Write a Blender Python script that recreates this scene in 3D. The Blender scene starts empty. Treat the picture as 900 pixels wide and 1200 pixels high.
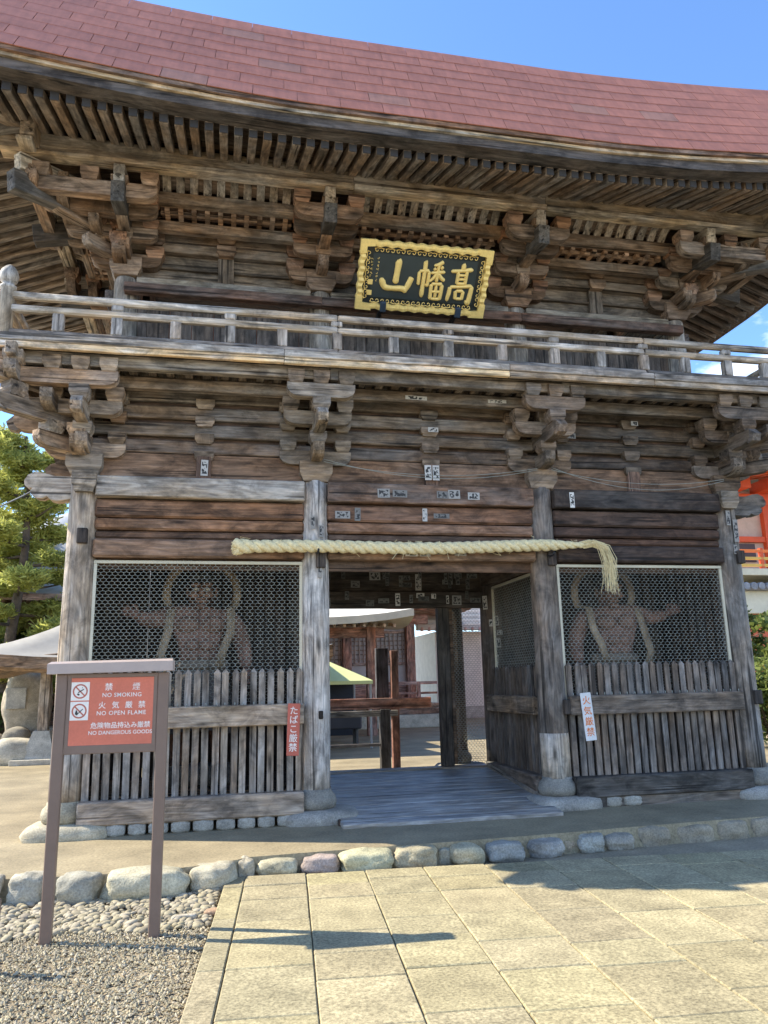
import bpy, bmesh, math, random
import numpy as np
from mathutils import Vector, Matrix, noise

random.seed(7)
rng = np.random.default_rng(7)
SC = bpy.context.scene
COL = SC.collection

# ------------------------------------------------------------------ camera
cam_d = bpy.data.cameras.new('camera')
cam = bpy.data.objects.new('camera', cam_d)
COL.objects.link(cam)
roll, pitch, vdx = math.atan(0.0229), math.atan(200 / 905.0), (258 - 450) / 905.0
_up = Vector((-math.sin(roll) * math.cos(pitch), -math.cos(roll) * math.cos(pitch), math.sin(pitch)))
_Y = Vector((vdx, -(_up.x * vdx + _up.z) / _up.y, 1.0)).normalized()
_X = _Y.cross(_up)
R = Matrix((_X, _Y, _up))                       # world axes seen in the camera frame
rgt, dwn, fwd = R.col[0], R.col[1], R.col[2]
cm = Matrix.Identity(4)
for i in range(3):
    cm[i][0], cm[i][1], cm[i][2] = rgt[i], -dwn[i], -fwd[i]
cm[2][3] = 1.6
cam.matrix_world = cm
cam_d.sensor_fit = 'VERTICAL'
cam_d.sensor_height = 24.0
cam_d.lens = 905 / 1200 * 24.0
cam_d.clip_start = 0.05
cam_d.clip_end = 2000
SC.camera = cam

# ------------------------------------------------------------------ sky, sun, exposure
SUN_EL, SUN_AZ = math.radians(42), math.radians(-22)      # direction the light travels: +X, a little -Y
w = bpy.data.worlds.new('World'); SC.world = w; w.use_nodes = True
nt = w.node_tree; nt.nodes.clear()
out = nt.nodes.new('ShaderNodeOutputWorld'); bg = nt.nodes.new('ShaderNodeBackground')
sky = nt.nodes.new('ShaderNodeTexSky'); sky.sky_type = 'NISHITA'; sky.sun_disc = False
sky.sun_elevation = SUN_EL
to_sun = Vector((-math.cos(SUN_AZ), -math.sin(SUN_AZ), 0))
sky.sun_rotation = math.atan2(to_sun.x, to_sun.y)
sky.air_density = 1.0; sky.dust_density = 0.1; sky.ozone_density = 8.0; sky.altitude = 0
# thin fair-weather clouds low over the horizon
tc = nt.nodes.new('ShaderNodeTexCoord'); sep = nt.nodes.new('ShaderNodeSeparateXYZ')
mp = nt.nodes.new('ShaderNodeMapping'); mp.inputs['Scale'].default_value = (1.0, 1.0, 2.6); mp.inputs['Location'].default_value = (0.35, 0.2, 0.0)
nz = nt.nodes.new('ShaderNodeTexNoise'); nz.inputs['Scale'].default_value = 3.2; nz.inputs['Detail'].default_value = 7; nz.inputs['Roughness'].default_value = 0.6
rp = nt.nodes.new('ShaderNodeValToRGB'); rp.color_ramp.elements[0].position = 0.5; rp.color_ramp.elements[1].position = 0.66
hz = nt.nodes.new('ShaderNodeMapRange'); hz.inputs['From Min'].default_value = 0.30; hz.inputs['From Max'].default_value = 0.48
hz.inputs['To Min'].default_value = 1.0; hz.inputs['To Max'].default_value = 0.0
mu = nt.nodes.new('ShaderNodeMath'); mu.operation = 'MULTIPLY'
mx = nt.nodes.new('ShaderNodeMix'); mx.data_type = 'RGBA'; mx.inputs['B'].default_value = (10.5, 10.3, 9.8, 1)
L = nt.links.new
L(tc.outputs['Generated'], mp.inputs['Vector']); L(mp.outputs['Vector'], nz.inputs['Vector']); L(nz.outputs['Fac'], rp.inputs['Fac'])
L(tc.outputs['Generated'], sep.inputs['Vector']); L(sep.outputs['Z'], hz.inputs['Value'])
L(rp.outputs['Color'], mu.inputs[0]); L(hz.outputs['Result'], mu.inputs[1])
L(mu.outputs[0], mx.inputs['Factor']); L(sky.outputs['Color'], mx.inputs['A'])
L(mx.outputs['Result'], bg.inputs['Color']); L(bg.outputs['Background'], out.inputs['Surface'])
bg.inputs['Strength'].default_value = 0.15

sun_d = bpy.data.lights.new('sun', 'SUN'); sun_d.energy = 3.9; sun_d.angle = math.radians(0.5); sun_d.color = (1.0, 0.91, 0.74)
sun = bpy.data.objects.new('sun', sun_d); COL.objects.link(sun)
travel = Vector((math.cos(SUN_AZ) * math.cos(SUN_EL), math.sin(SUN_AZ) * math.cos(SUN_EL), -math.sin(SUN_EL)))
sun.rotation_euler = travel.to_track_quat('-Z', 'Y').to_euler(); sun.location = (-20, 20, 30)

SC.view_settings.view_transform = 'Standard'; SC.view_settings.look = 'None'
SC.view_settings.gamma = 1.0; SC.view_settings.use_curve_mapping = False
SC.view_settings.exposure = 1.35
SC.cycles.max_bounces = 8; SC.cycles.diffuse_bounces = 5

# ------------------------------------------------------------------ text turned to meshes (done first, while the scene is small)
TXT = {}
def _want(key, body, size, offset=0.0, extrude=0.001, spacing=1.0):
    c = bpy.data.curves.new('lettering', 'FONT'); c.body = body; c.size = size; c.align_x = 'CENTER'; c.align_y = 'CENTER'
    c.offset = offset; c.extrude = extrude; c.space_character = spacing; c.resolution_u = 3
    o = bpy.data.objects.new('lettering', c); COL.objects.link(o); TXT[key] = o
_want('l1', '禁', .056, .0004); _want('l1b', '煙', .056, .0)
_want('e1', 'NO SMOKING', .0405, .0003, spacing=1.08)
for k, ch in enumerate('火気厳禁'): _want('l2%d' % k, ch, .052, .0004)
_want('e2', 'NO OPEN FLAME', .0405, .0003, spacing=1.12)
_want('l3', '危険物品持込み厳禁', .0455, .0004)
_want('e3', 'NO DANGEROUS GOODS', .037, .0003)
for k, ch in enumerate('たばこ厳禁'): _want('t%d' % k, ch, .095, .0007)
for k, ch in enumerate('火気厳禁'): _want('k%d' % k, ch, .105, .0007)
bpy.context.view_layer.update()
_dg = bpy.context.evaluated_depsgraph_get()
for k in list(TXT):
    o = TXT[k]
    me = bpy.data.meshes.new_from_object(o.evaluated_get(_dg)); me.name = 'lettering'
    bpy.data.objects.remove(o); TXT[k] = me

# ------------------------------------------------------------------ object helpers
W = {}
def link(name, data, parent=None, M=None, color=None, mat=None, kind=None):
    o = bpy.data.objects.new(name, data); COL.objects.link(o)
    M = M if M is not None else Matrix.Identity(4)
    W[o] = M.copy()
    if parent is not None:
        o.parent = parent
        o.matrix_basis = W[parent].inverted() @ M
    else:
        o.matrix_basis = M
    if color is not None: o.color = (color[0], color[1], color[2], 1)
    if mat is not None and data is not None and not data.materials: data.materials.append(mat)
    if kind: o['kind'] = kind
    return o
def thing(name, label, cat, loc=(0, 0, 0), rz=0.0, group=None):
    o = link(name, None, None, Matrix.Translation(Vector(loc)) @ Matrix.Rotation(rz, 4, 'Z'))
    o.empty_display_size = 0.2
    tag(o, label, cat, group); return o
def tag(o, label, cat, group=None):
    o['label'] = label; o['category'] = cat
    if group: o['group'] = group
    return o
def T(x, y, z): return Matrix.Translation(Vector((x, y, z)))
def RZ(a): return Matrix.Rotation(a, 4, 'Z')
def frame(p0, p1, up=None):
    p0, p1 = Vector(p0), Vector(p1); x = (p1 - p0).normalized()
    if up is None: up = Vector((0, 0, 1)) if abs(x.z) < 0.9 else Vector((0, -1, 0))
    y = Vector(up).cross(x).normalized(); z = x.cross(y)
    M = Matrix.Identity(4)
    for i in range(3): M[i][0], M[i][1], M[i][2], M[i][3] = x[i], y[i], z[i], (p0[i] + p1[i]) / 2
    return M, (p1 - p0).length
CACHE = {}
def fin(key, verts, faces, smooth=False, mat=None):
    me = bpy.data.meshes.new(key[0]); me.from_pydata([tuple(v) for v in verts], [], faces)
    bm = bmesh.new(); bm.from_mesh(me); bmesh.ops.recalc_face_normals(bm, faces=bm.faces); bm.to_mesh(me); bm.free()
    if smooth:
        for p in me.polygons: p.use_smooth = True
    if mat: me.materials.append(mat)
    return me
def cbox(l, w_, h, c, mat):
    c = min(c, l * .3, w_ * .3, h * .3)
    key = ('board', round(l, 3), round(w_, 3), round(h, 3), round(c, 4), mat.name)
    if key in CACHE: return CACHE[key]
    D = (l / 2, w_ / 2, h / 2); V = []; ix = {}
    for s in [(a, b, d) for a in (-1, 1) for b in (-1, 1) for d in (-1, 1)]:
        for ax in range(3):
            ix[s, ax] = len(V); V.append([s[k] * (D[k] if k == ax else D[k] - c) for k in range(3)])
    F = []
    for ax in range(3):
        o1, o2 = (ax + 1) % 3, (ax + 2) % 3
        for sg in (-1, 1):
            f = []
            for (a, b) in ((-1, -1), (1, -1), (1, 1), (-1, 1)):
                s = [0, 0, 0]; s[ax] = sg; s[o1] = a; s[o2] = b; f.append(ix[tuple(s), ax])
            F.append(f)
        for a in (-1, 1):
            for b in (-1, 1):
                s0 = [0, 0, 0]; s0[o1] = a; s0[o2] = b; s1 = s0[:]; s0[ax] = -1; s1[ax] = 1
                F.append([ix[tuple(s0), o1], ix[tuple(s1), o1], ix[tuple(s1), o2], ix[tuple(s0), o2]])
    for s in [(a, b, d) for a in (-1, 1) for b in (-1, 1) for d in (-1, 1)]:
        F.append([ix[s, 0], ix[s, 1], ix[s, 2]])
    CACHE[key] = fin(key, V, F, False, mat); return CACHE[key]
def jit(c, a=.12):
    k = 1 + random.uniform(-a, a); t = random.uniform(-a * .25, a * .25)
    return (c[0] * k * (1 + t), c[1] * k, c[2] * k * (1 - t))
def beam(name, parent, p0, p1, w_, h, col, c=.008, mat=None, up=None, vary=.12, kind=None):
    """a squared timber from p0 to p1 (axis), grain along it"""
    M, l = frame(p0, p1, up)
    return link(name, cbox(l, w_, h, c, mat or WOOD), parent, M, jit(col, vary), kind=kind)
def boxat(name, parent, x0, x1, y0, y1, z0, z1, col, mat=None, c=.008, axis='X', vary=.12, kind=None):
    cx, cy, cz = (x0 + x1) / 2, (y0 + y1) / 2, (z0 + z1) / 2
    if axis == 'X': return beam(name, parent, (x0, cy, cz), (x1, cy, cz), y1 - y0, z1 - z0, col, c, mat, vary=vary, kind=kind)
    if axis == 'Y': return beam(name, parent, (cx, y0, cz), (cx, y1, cz), x1 - x0, z1 - z0, col, c, mat, vary=vary, kind=kind)
    return beam(name, parent, (cx, cy, z0), (cx, cy, z1), x1 - x0, y1 - y0, col, c, mat, vary=vary, kind=kind)
def extrude(key, prof, w_, mat, smooth=False):
    """profile in local XZ extruded along local Y, centred"""
    if key in CACHE: return CACHE[key]
    n = len(prof); V = [(x, -w_ / 2, z) for x, z in prof] + [(x, w_ / 2, z) for x, z in prof]
    F = [list(range(n)), list(range(n, 2 * n))] + [[i, (i + 1) % n, n + (i + 1) % n, n + i] for i in range(n)]
    CACHE[key] = fin(key, V, F, smooth, mat); return CACHE[key]
def lathe(name, prof, n=20, wob=0.0, mat=None, axis='X', seed=0, cap=True):
    """prof = [(pos along axis, radius)]"""
    V = []; F = []
    for (t, r) in prof:
        for k in range(n):
            a = 2 * math.pi * k / n
            rr = r * (1 + wob * noise.noise(Vector((math.cos(a) * 1.3 + seed, math.sin(a) * 1.3, t * 1.1))))
            if axis == 'X': V.append((t, rr * math.cos(a), rr * math.sin(a)))
            else: V.append((rr * math.cos(a), rr * math.sin(a), t))
    for i in range(len(prof) - 1):
        for k in range(n): F.append([i * n + k, i * n + (k + 1) % n, (i + 1) * n + (k + 1) % n, (i + 1) * n + k])
    if cap: F.append(list(range(n))); F.append([(len(prof) - 1) * n + k for k in range(n)])
    me = fin((name,), V, F, True, mat)
    for p in me.polygons:
        if len(p.vertices) > 4: p.use_smooth = False
    return me
def tube(name, pts, rad, n=8, mat=None):
    pts = [Vector(p) for p in pts]; V = []; F = []
    if not isinstance(rad, (list, tuple)): rad = [rad] * len(pts)
    for i, p in enumerate(pts):
        t = (pts[min(i + 1, len(pts) - 1)] - pts[max(i - 1, 0)]).normalized()
        a = t.cross(Vector((0.13, 0.21, 1)) if abs(t.z) < .9 else Vector((0, 1, 0))).normalized(); b = t.cross(a)
        for k in range(n):
            an = 2 * math.pi * k / n; V.append(p + (a * math.cos(an) + b * math.sin(an)) * rad[i])
    for i in range(len(pts) - 1):
        for k in range(n): F.append([i * n + k, i * n + (k + 1) % n, (i + 1) * n + (k + 1) % n, (i + 1) * n + k])
    F.append(list(range(n))); F.append([(len(pts) - 1) * n + k for k in range(n)])
    return fin((name,), V, F, True, mat)
class MB:
    """collects pieces of one mesh"""
    def __init__(s): s.V = []; s.F = []
    def add(s, V, F):
        o = len(s.V); s.V += [tuple(v) for v in V]; s.F += [[i + o for i in f] for f in F]
    def box(s, x0, x1, y0, y1, z0, z1):
        s.add([(x, y, z) for x in (x0, x1) for y in (y0, y1) for z in (z0, z1)],
              [[0, 1, 3, 2], [4, 6, 7, 5], [0, 4, 5, 1], [2, 3, 7, 6], [0, 2, 6, 4], [1, 5, 7, 3]])
    def tube(s, pts, r, n=6):
        me_pts = [Vector(p) for p in pts]; V = []; F = []
        rad = r if isinstance(r, (list, tuple)) else [r] * len(me_pts)
        for i, p in enumerate(me_pts):
            t = (me_pts[min(i + 1, len(me_pts) - 1)] - me_pts[max(i - 1, 0)]).normalized()
            a = t.cross(Vector((0.13, 0.21, 1)) if abs(t.z) < .9 else Vector((0, 1, 0))).normalized(); b = t.cross(a)
            for k in range(n):
                an = 2 * math.pi * k / n; V.append(p + (a * math.cos(an) + b * math.sin(an)) * rad[i])
        for i in range(len(me_pts) - 1):
            for k in range(n): F.append([i * n + k, i * n + (k + 1) % n, (i + 1) * n + (k + 1) % n, (i + 1) * n + k])
        F.append(list(range(n))); F.append([(len(me_pts) - 1) * n + k for k in range(n)])
        s.add(V, F)
    def mesh(s, name, mat=None, smooth=False, recalc=True):
        me = bpy.data.meshes.new(name); me.from_pydata(s.V, [], s.F)
        if recalc:
            bm = bmesh.new(); bm.from_mesh(me); bmesh.ops.recalc_face_normals(bm, faces=bm.faces); bm.to_mesh(me); bm.free()
        if smooth:
            for p in me.polygons: p.use_smooth = True
        if mat: me.materials.append(mat)
        return me

# ------------------------------------------------------------------ materials
def newmat(name):
    m = bpy.data.materials.new(name); m.use_nodes = True; n = m.node_tree.nodes; b = n['Principled BSDF']
    return m, n, m.node_tree.links.new, b
def N(n, t, **kw):
    x = n.new(t)
    for k, v in kw.items():
        if k in x.inputs: x.inputs[k].default_value = v
        else: setattr(x, k, v)
    return x
def coords(n, l, scale, rnd=True):
    t = n.new('ShaderNodeTexCoord'); m = n.new('ShaderNodeMapping'); m.inputs['Scale'].default_value = scale
    if rnd:
        oi = n.new('ShaderNodeObjectInfo'); ml = n.new('ShaderNodeVectorMath'); ml.operation = 'SCALE'; ml.inputs['Scale'].default_value = 57.0
        cb = n.new('ShaderNodeCombineXYZ'); l(oi.outputs['Random'], cb.inputs[0]); l(oi.outputs['Random'], cb.inputs[1]); l(oi.outputs['Random'], cb.inputs[2])
        l(cb.outputs[0], ml.inputs[0]); ad = n.new('ShaderNodeVectorMath'); l(t.outputs['Object'], ad.inputs[0]); l(ml.outputs[0], ad.inputs[1])
        l(ad.outputs[0], m.inputs['Vector'])
    else: l(t.outputs['Object'], m.inputs['Vector'])
    return m.outputs['Vector']
def wood(name, grey=.5, rough=.72, gl=(1.2, 1.17, 1.12), bump=.6, knots=True, lo=.5, hi=1.3, stain=.45):
    """old bare timber: colour from the object, cathedral grain along local X, dark stains, silvering in patches"""
    m, n, l, b = newmat(name)
    oi = n.new('ShaderNodeObjectInfo')
    def nz_(scale, detail=5, rough_=.62, dist=0.0):
        t = N(n, 'ShaderNodeTexNoise', Scale=1.0, Detail=detail, Roughness=rough_, Distortion=dist); l(coords(n, l, scale), t.inputs['Vector']); return t.outputs['Fac']
    def mr(src, a0, a1, b0, b1):
        r = N(n, 'ShaderNodeMapRange'); r.inputs['From Min'].default_value = a0; r.inputs['From Max'].default_value = a1
        r.inputs['To Min'].default_value = b0; r.inputs['To Max'].default_value = b1; l(src, r.inputs['Value']); return r.outputs[0]
    def mul(p, q):
        x = N(n, 'ShaderNodeMath', operation='MULTIPLY'); l(p, x.inputs[0]); l(q, x.inputs[1]); return x.outputs[0]
    # flowing grain: thin bands cut through a stretched noise field
    fld = N(n, 'ShaderNodeTexNoise', Scale=1.0, Detail=2, Roughness=.45, Distortion=.3); l(coords(n, l, (.8, 4.2, 4.2)), fld.inputs['Vector'])
    sw = N(n, 'ShaderNodeMath', operation='MULTIPLY'); l(fld.outputs['Fac'], sw.inputs[0]); sw.inputs[1].default_value = 62.0
    sn = N(n, 'ShaderNodeMath', operation='SINE'); l(sw.outputs[0], sn.inputs[0])
    g1 = mr(sn.outputs[0], -1, 1, .80, 1.1)
    g2 = mr(nz_((2.2, 48, 48), 5), .3, .7, .64, 1.25)
    g3 = mr(nz_((1.6, 11, 11), 6, .68, .5), .3, .7, lo, hi)
    grain = mul(mul(g1, g2), g3)
    splits = mr(nz_((.5, 19, 19), 3, .5), .33, .39, .25, 1.0)
    relief = mul(grain, splits)
    last = mul(relief, mr(nz_((2.4, 4.2, 4.2), 7, .7, .6), .38, .58, stain, 1.15))
    if knots:
        vk = N(n, 'ShaderNodeTexVoronoi', Scale=1.0); l(coords(n, l, (1.5, 5.5, 5.5)), vk.inputs['Vector'])
        last = mul(last, mr(vk.outputs['Distance'], .05, .2, .25, 1.0))
    hue = N(n, 'ShaderNodeMix', data_type='RGBA'); l(mr(nz_((1.3, 3, 3), 4), .35, .65, 0, 1), hue.inputs['Factor']); hue.inputs['A'].default_value = (1.62, 1.40, 1.17, 1); hue.inputs['B'].default_value = (1.48, 1.46, 1.42, 1)
    hm = N(n, 'ShaderNodeVectorMath', operation='MULTIPLY'); l(oi.outputs['Color'], hm.inputs[0]); l(hue.outputs['Result'], hm.inputs[1])
    vs = N(n, 'ShaderNodeVectorMath', operation='SCALE'); l(hm.outputs[0], vs.inputs[0]); l(last, vs.inputs['Scale'])
    bw = n.new('ShaderNodeRGBToBW'); l(vs.outputs[0], bw.inputs[0])
    gv = N(n, 'ShaderNodeVectorMath', operation='SCALE'); gv.inputs[0].default_value = gl; l(bw.outputs[0], gv.inputs['Scale'])
    mix = N(n, 'ShaderNodeMix', data_type='RGBA'); l(mr(nz_((1.0, 2.6, 2.6), 5), .42, .66, 0, min(1, grey * 1.5)), mix.inputs['Factor']); l(vs.outputs[0], mix.inputs['A']); l(gv.outputs[0], mix.inputs['B'])
    l(mix.outputs['Result'], b.inputs['Base Color']); b.inputs['Roughness'].default_value = rough; b.inputs['Specular IOR Level'].default_value = .3
    bp = N(n, 'ShaderNodeBump', Strength=bump, Distance=.012); l(relief, bp.inputs['Height']); l(bp.outputs[0], b.inputs['Normal'])
    return m
def plain(name, col, rough=.6, var=.15, scale=6, metallic=0, bump=0.0, spec=.4):
    m, n, l, b = newmat(name)
    t = N(n, 'ShaderNodeTexNoise', Scale=1.0, Detail=6, Roughness=.62); l(coords(n, l, (scale,) * 3), t.inputs['Vector'])
    r = N(n, 'ShaderNodeMapRange'); r.inputs['From Min'].default_value = .3; r.inputs['From Max'].default_value = .7
    r.inputs['To Min'].default_value = 1 - var; r.inputs['To Max'].default_value = 1 + var; l(t.outputs['Fac'], r.inputs['Value'])
    v = N(n, 'ShaderNodeVectorMath', operation='SCALE'); v.inputs[0].default_value = col; l(r.outputs[0], v.inputs['Scale'])
    l(v.outputs[0], b.inputs['Base Color']); b.inputs['Roughness'].default_value = rough; b.inputs['Metallic'].default_value = metallic
    b.inputs['Specular IOR Level'].default_value = spec
    if bump:
        bp = N(n, 'ShaderNodeBump', Strength=bump, Distance=.01); l(t.outputs['Fac'], bp.inputs['Height']); l(bp.outputs[0], b.inputs['Normal'])
    return m
def tinted(name, rough=.8, speck=.35, scale=140, blotch=.25, bscale=3.0, bump=.25, dist=.004, rnd=True):
    """mineral surface: colour from the object, fine specks, broad stains"""
    m, n, l, b = newmat(name); oi = n.new('ShaderNodeObjectInfo')
    a = N(n, 'ShaderNodeTexNoise', Scale=scale, Detail=3, Roughness=.7); l(coords(n, l, (1, 1, 1), rnd), a.inputs['Vector'])
    c = N(n, 'ShaderNodeTexNoise', Scale=bscale, Detail=7, Roughness=.65); l(coords(n, l, (1, 1, 1), rnd), c.inputs['Vector'])
    def mr(src, lo, hi):
        r = N(n, 'ShaderNodeMapRange'); r.inputs['From Min'].default_value = .3; r.inputs['From Max'].default_value = .7
        r.inputs['To Min'].default_value = lo; r.inputs['To Max'].default_value = hi; l(src, r.inputs['Value']); return r.outputs[0]
    mm = N(n, 'ShaderNodeMath', operation='MULTIPLY'); l(mr(a.outputs['Fac'], 1 - speck, 1 + speck), mm.inputs[0]); l(mr(c.outputs['Fac'], 1 - blotch, 1 + blotch * .7), mm.inputs[1])
    v = N(n, 'ShaderNodeVectorMath', operation='SCALE'); l(oi.outputs['Color'], v.inputs[0]); l(mm.outputs[0], v.inputs['Scale'])
    l(v.outputs[0], b.inputs['Base Color']); b.inputs['Roughness'].default_value = rough; b.inputs['Specular IOR Level'].default_value = .25
    ad = N(n, 'ShaderNodeMath', operation='ADD'); l(a.outputs['Fac'], ad.inputs[0]); l(c.outputs['Fac'], ad.inputs[1])
    bp = N(n, 'ShaderNodeBump', Strength=bump, Distance=dist); l(ad.outputs[0], bp.inputs['Height']); l(bp.outputs[0], b.inputs['Normal'])
    return m
def leafmat(name, c1, c2, trans=.35):
    m, n, l, b = newmat(name)
    g = n.new('ShaderNodeNewGeometry'); t = N(n, 'ShaderNodeTexNoise', Scale=.9, Detail=3)
    l(g.outputs['Position'], t.inputs['Vector'])
    rr = N(n, 'ShaderNodeMath', operation='ADD'); l(t.outputs['Fac'], rr.inputs[0])
    wn = N(n, 'ShaderNodeTexWhiteNoise'); l(g.outputs['Random Per Island'], wn.inputs['Vector'])
    rs = N(n, 'ShaderNodeMapRange'); rs.inputs['To Min'].default_value = -.25; rs.inputs['To Max'].default_value = .25; l(g.outputs['Random Per Island'], rs.inputs['Value']); l(rs.outputs[0], rr.inputs[1])
    cr = n.new('ShaderNodeValToRGB'); cr.color_ramp.elements[0].color = (*c1, 1); cr.color_ramp.elements[1].color = (*c2, 1)
    cr.color_ramp.elements[0].position = .25; cr.color_ramp.elements[1].position = .75; l(rr.outputs[0], cr.inputs['Fac'])
    l(cr.outputs['Color'], b.inputs['Base Color']); b.inputs['Roughness'].default_value = .55; b.inputs['Specular IOR Level'].default_value = .25
    tr = n.new('ShaderNodeBsdfTranslucent'); l(cr.outputs['Color'], tr.inputs['Color'])
    ms = n.new('ShaderNodeMixShader'); ms.inputs[0].default_value = trans
    o = n['Material Output']; l(b.outputs[0], ms.inputs[1]); l(tr.outputs[0], ms.inputs[2]); l(ms.outputs[0], o.inputs['Surface'])
    return m

WOOD = wood('old_timber', .3)
WOODW = wood('weathered_timber', .5, lo=.6, hi=1.25, stain=.5)
WOODK = wood('knotty_timber', .12)
WOODG = wood('worn_floorboard', .7, rough=.42, knots=False, stain=.8)
COPPER = None
GOLD = plain('gold_leaf', (.95, .72, .26), .38, .10, 30, metallic=.12, bump=.1)
LACQ = plain('black_lacquer', (.018, .026, .03), .32, .25, 4)
IRON = plain('black_iron', (.02, .02, .022), .55, .2, 20)
WIRE = plain('galvanised_wire', (.30, .315, .275), .5, .25, 10, metallic=.2)
CREAM = plain('cream_paint', (.72, .66, .50), .55, .1, 5)
STONE = tinted('rough_stone', speck=.3, scale=60, blotch=.4, bscale=4, bump=.6, dist=.012)
SLAB = tinted('paving_stone', speck=.48, scale=52, blotch=.3, bscale=3.2, bump=.4, dist=.005)
EARTH = tinted('packed_ground', speck=.3, scale=38, blotch=.36, bscale=1.3, bump=.35, dist=.008, rnd=False)
PAINT = tinted('painted_surface', rough=.5, speck=.05, scale=60, blotch=.14, bscale=3, bump=.06)
STRAW = plain('straw', (.78, .66, .38), .8, .22, 40, bump=.3)

# base tints (real-world reflectances)
C_DARK = (.085, .058, .042); C_BROWN = (.15, .092, .058); C_RED = (.19, .105, .062)
C_GREY = (.25, .21, .17); C_MID = (.17, .13, .098); C_UP = (.20, .145, .10); C_RAIL = (.34, .30, .25); C_PALE = (.42, .35, .25)

# ================================================================== THE GROUND
def sheet(name, pts, z, color, mat):
    me = bpy.data.meshes.new(name); me.from_pydata([(x, y, 0) for x, y in pts], [], [list(range(len(pts)))]); me.materials.append(mat)
    o = link(name, me, None, T(0, 0, z), color, kind='structure'); return o
PZ = 0.13                                            # top of the gate terrace
edge = [(-40, 7.22), (-1.6, 7.16), (-1.2, 7.12), (-.6, 7.08), (0, 7.2), (.3, 7.38), (1.0, 7.42), (2.0, 7.45), (3.0, 7.5), (4.0, 7.58), (5.2, 7.66), (6.5, 7.74), (40, 8.2)]
# forecourt: the lower ground in front, reaching far to the sides and behind the camera
sheet('forecourt', [(-400, -400), (400, -400), (400, 9.0), (-400, 9.0)], -0.055, (.30, .25, .17), EARTH)
# upper ground: terrace under the gate and the precinct behind it, out to the horizon; slightly undulating front
g = MB()
xs = [p[0] for p in edge]
top = [(x, y, 0.0) for x, y in edge]
far = [(x * (1 if abs(x) < 40 else 10), 500, 0.0) for x, y in edge]
mid = [(x, 9.0, 0.0) for x, y in edge]
bot = [(x, y - .05, -.2) for x, y in edge]
n = len(edge)
V = bot + top + mid + far; F = []
for r_ in range(3):
    for i in range(n - 1): F.append([r_ * n + i, r_ * n + i + 1, (r_ + 1) * n + i + 1, (r_ + 1) * n + i])
g.add(V, F)
ground = link('ground', g.mesh('ground', EARTH), None, T(0, 0, PZ), (.30, .248, .155), kind='structure')

# edging stones of the terrace, one by one
def rock_mesh(name, w_, d_, h_, seed, flat=.35, sub=2, rough=.22):
    bm = bmesh.new(); bmesh.ops.create_icosphere(bm, subdivisions=sub, radius=1.0)
    for v in bm.verts:
        p = v.co.copy(); k = 1 + rough * noise.noise(p * 1.25 + Vector((seed * 3.1, seed, 0))) + rough * .35 * noise.noise(p * 3.3 + Vector((seed, 0, seed * 2.0)))
        p *= k + rough * .16 * noise.noise(p * 7.0 + Vector((seed, seed, 0)))
        m_ = max(abs(p.x), abs(p.y), abs(p.z)); p = p.lerp(p / m_ * 0.9, flat) if m_ > 0 else p
        v.co = Vector((p.x * w_ / 2, p.y * d_ / 2, p.z * h_ / 2))
    me = bpy.data.meshes.new(name); bm.to_mesh(me); bm.free()
    for p in me.polygons: p.use_smooth = True
    me.materials.append(STONE); return me
stones = [(-1.48, 7.15, .28, .19), (-1.08, 7.10, .34, .18), (-0.56, 7.08, .65, .18), (-0.03, 7.18, .38, .16), (.25, 7.37, .15, .15), (.53, 7.41, .38, .13), (.91, 7.42, .35, .13), (1.32, 7.39, .48, .15),
          (1.78, 7.42, .41, .15), (2.09, 7.5, .17, .11), (2.29, 7.43, .32, .13), (2.67, 7.46, .38, .13), (3.09, 7.52, .36, .12), (3.36, 7.6, .15, .09), (3.58, 7.55, .27, .13), (3.89, 7.6, .32, .11),
          (-1.86, 7.15, .4, .19), (-2.3, 7.16, .42, .17), (-2.8, 7.16, .5, .18)]
tints = [(.40, .37, .29), (.36, .34, .27), (.45, .41, .29), (.42, .38, .28), (.44, .39, .29), (.43, .39, .27), (.36, .29, .25), (.44, .41, .26), (.41, .36, .24), (.38, .35, .26), (.44, .39, .26), (.33, .32, .28), (.34, .32, .28), (.38, .30, .20), (.33, .32, .27), (.35, .32, .26), (.4, .36, .28), (.38, .36, .28), (.4, .37, .3)]
for k, (x, y, w_, zt) in enumerate(stones):
    zb = -.09 if x < .2 else -.05
    h = (zt - zb) * 1.08
    link('edging_stone', rock_mesh('edging_stone', w_ * 1.08, max(.22, min(.36, w_)) * 1.05, h, k * 1.7 + .3, .5, 4, .4), ground, T(x, y, (zt + zb) / 2 - .02) @ RZ(random.uniform(-.12, .12)), tints[k % len(tints)])
# the flush, broken rocks to the right
for k, (x, y, w_) in enumerate([(4.3, 7.66, .4), (4.78, 7.7, .5), (5.25, 7.72, .42), (5.7, 7.76, .5), (6.2, 7.8, .5), (6.75, 7.85, .55)]):
    link('edging_stone', rock_mesh('edging_stone', w_, .3, .26, 40 + k * 2.1, .5, 4, .4), ground, T(x, y, .0), (.33, .28, .20))

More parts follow.
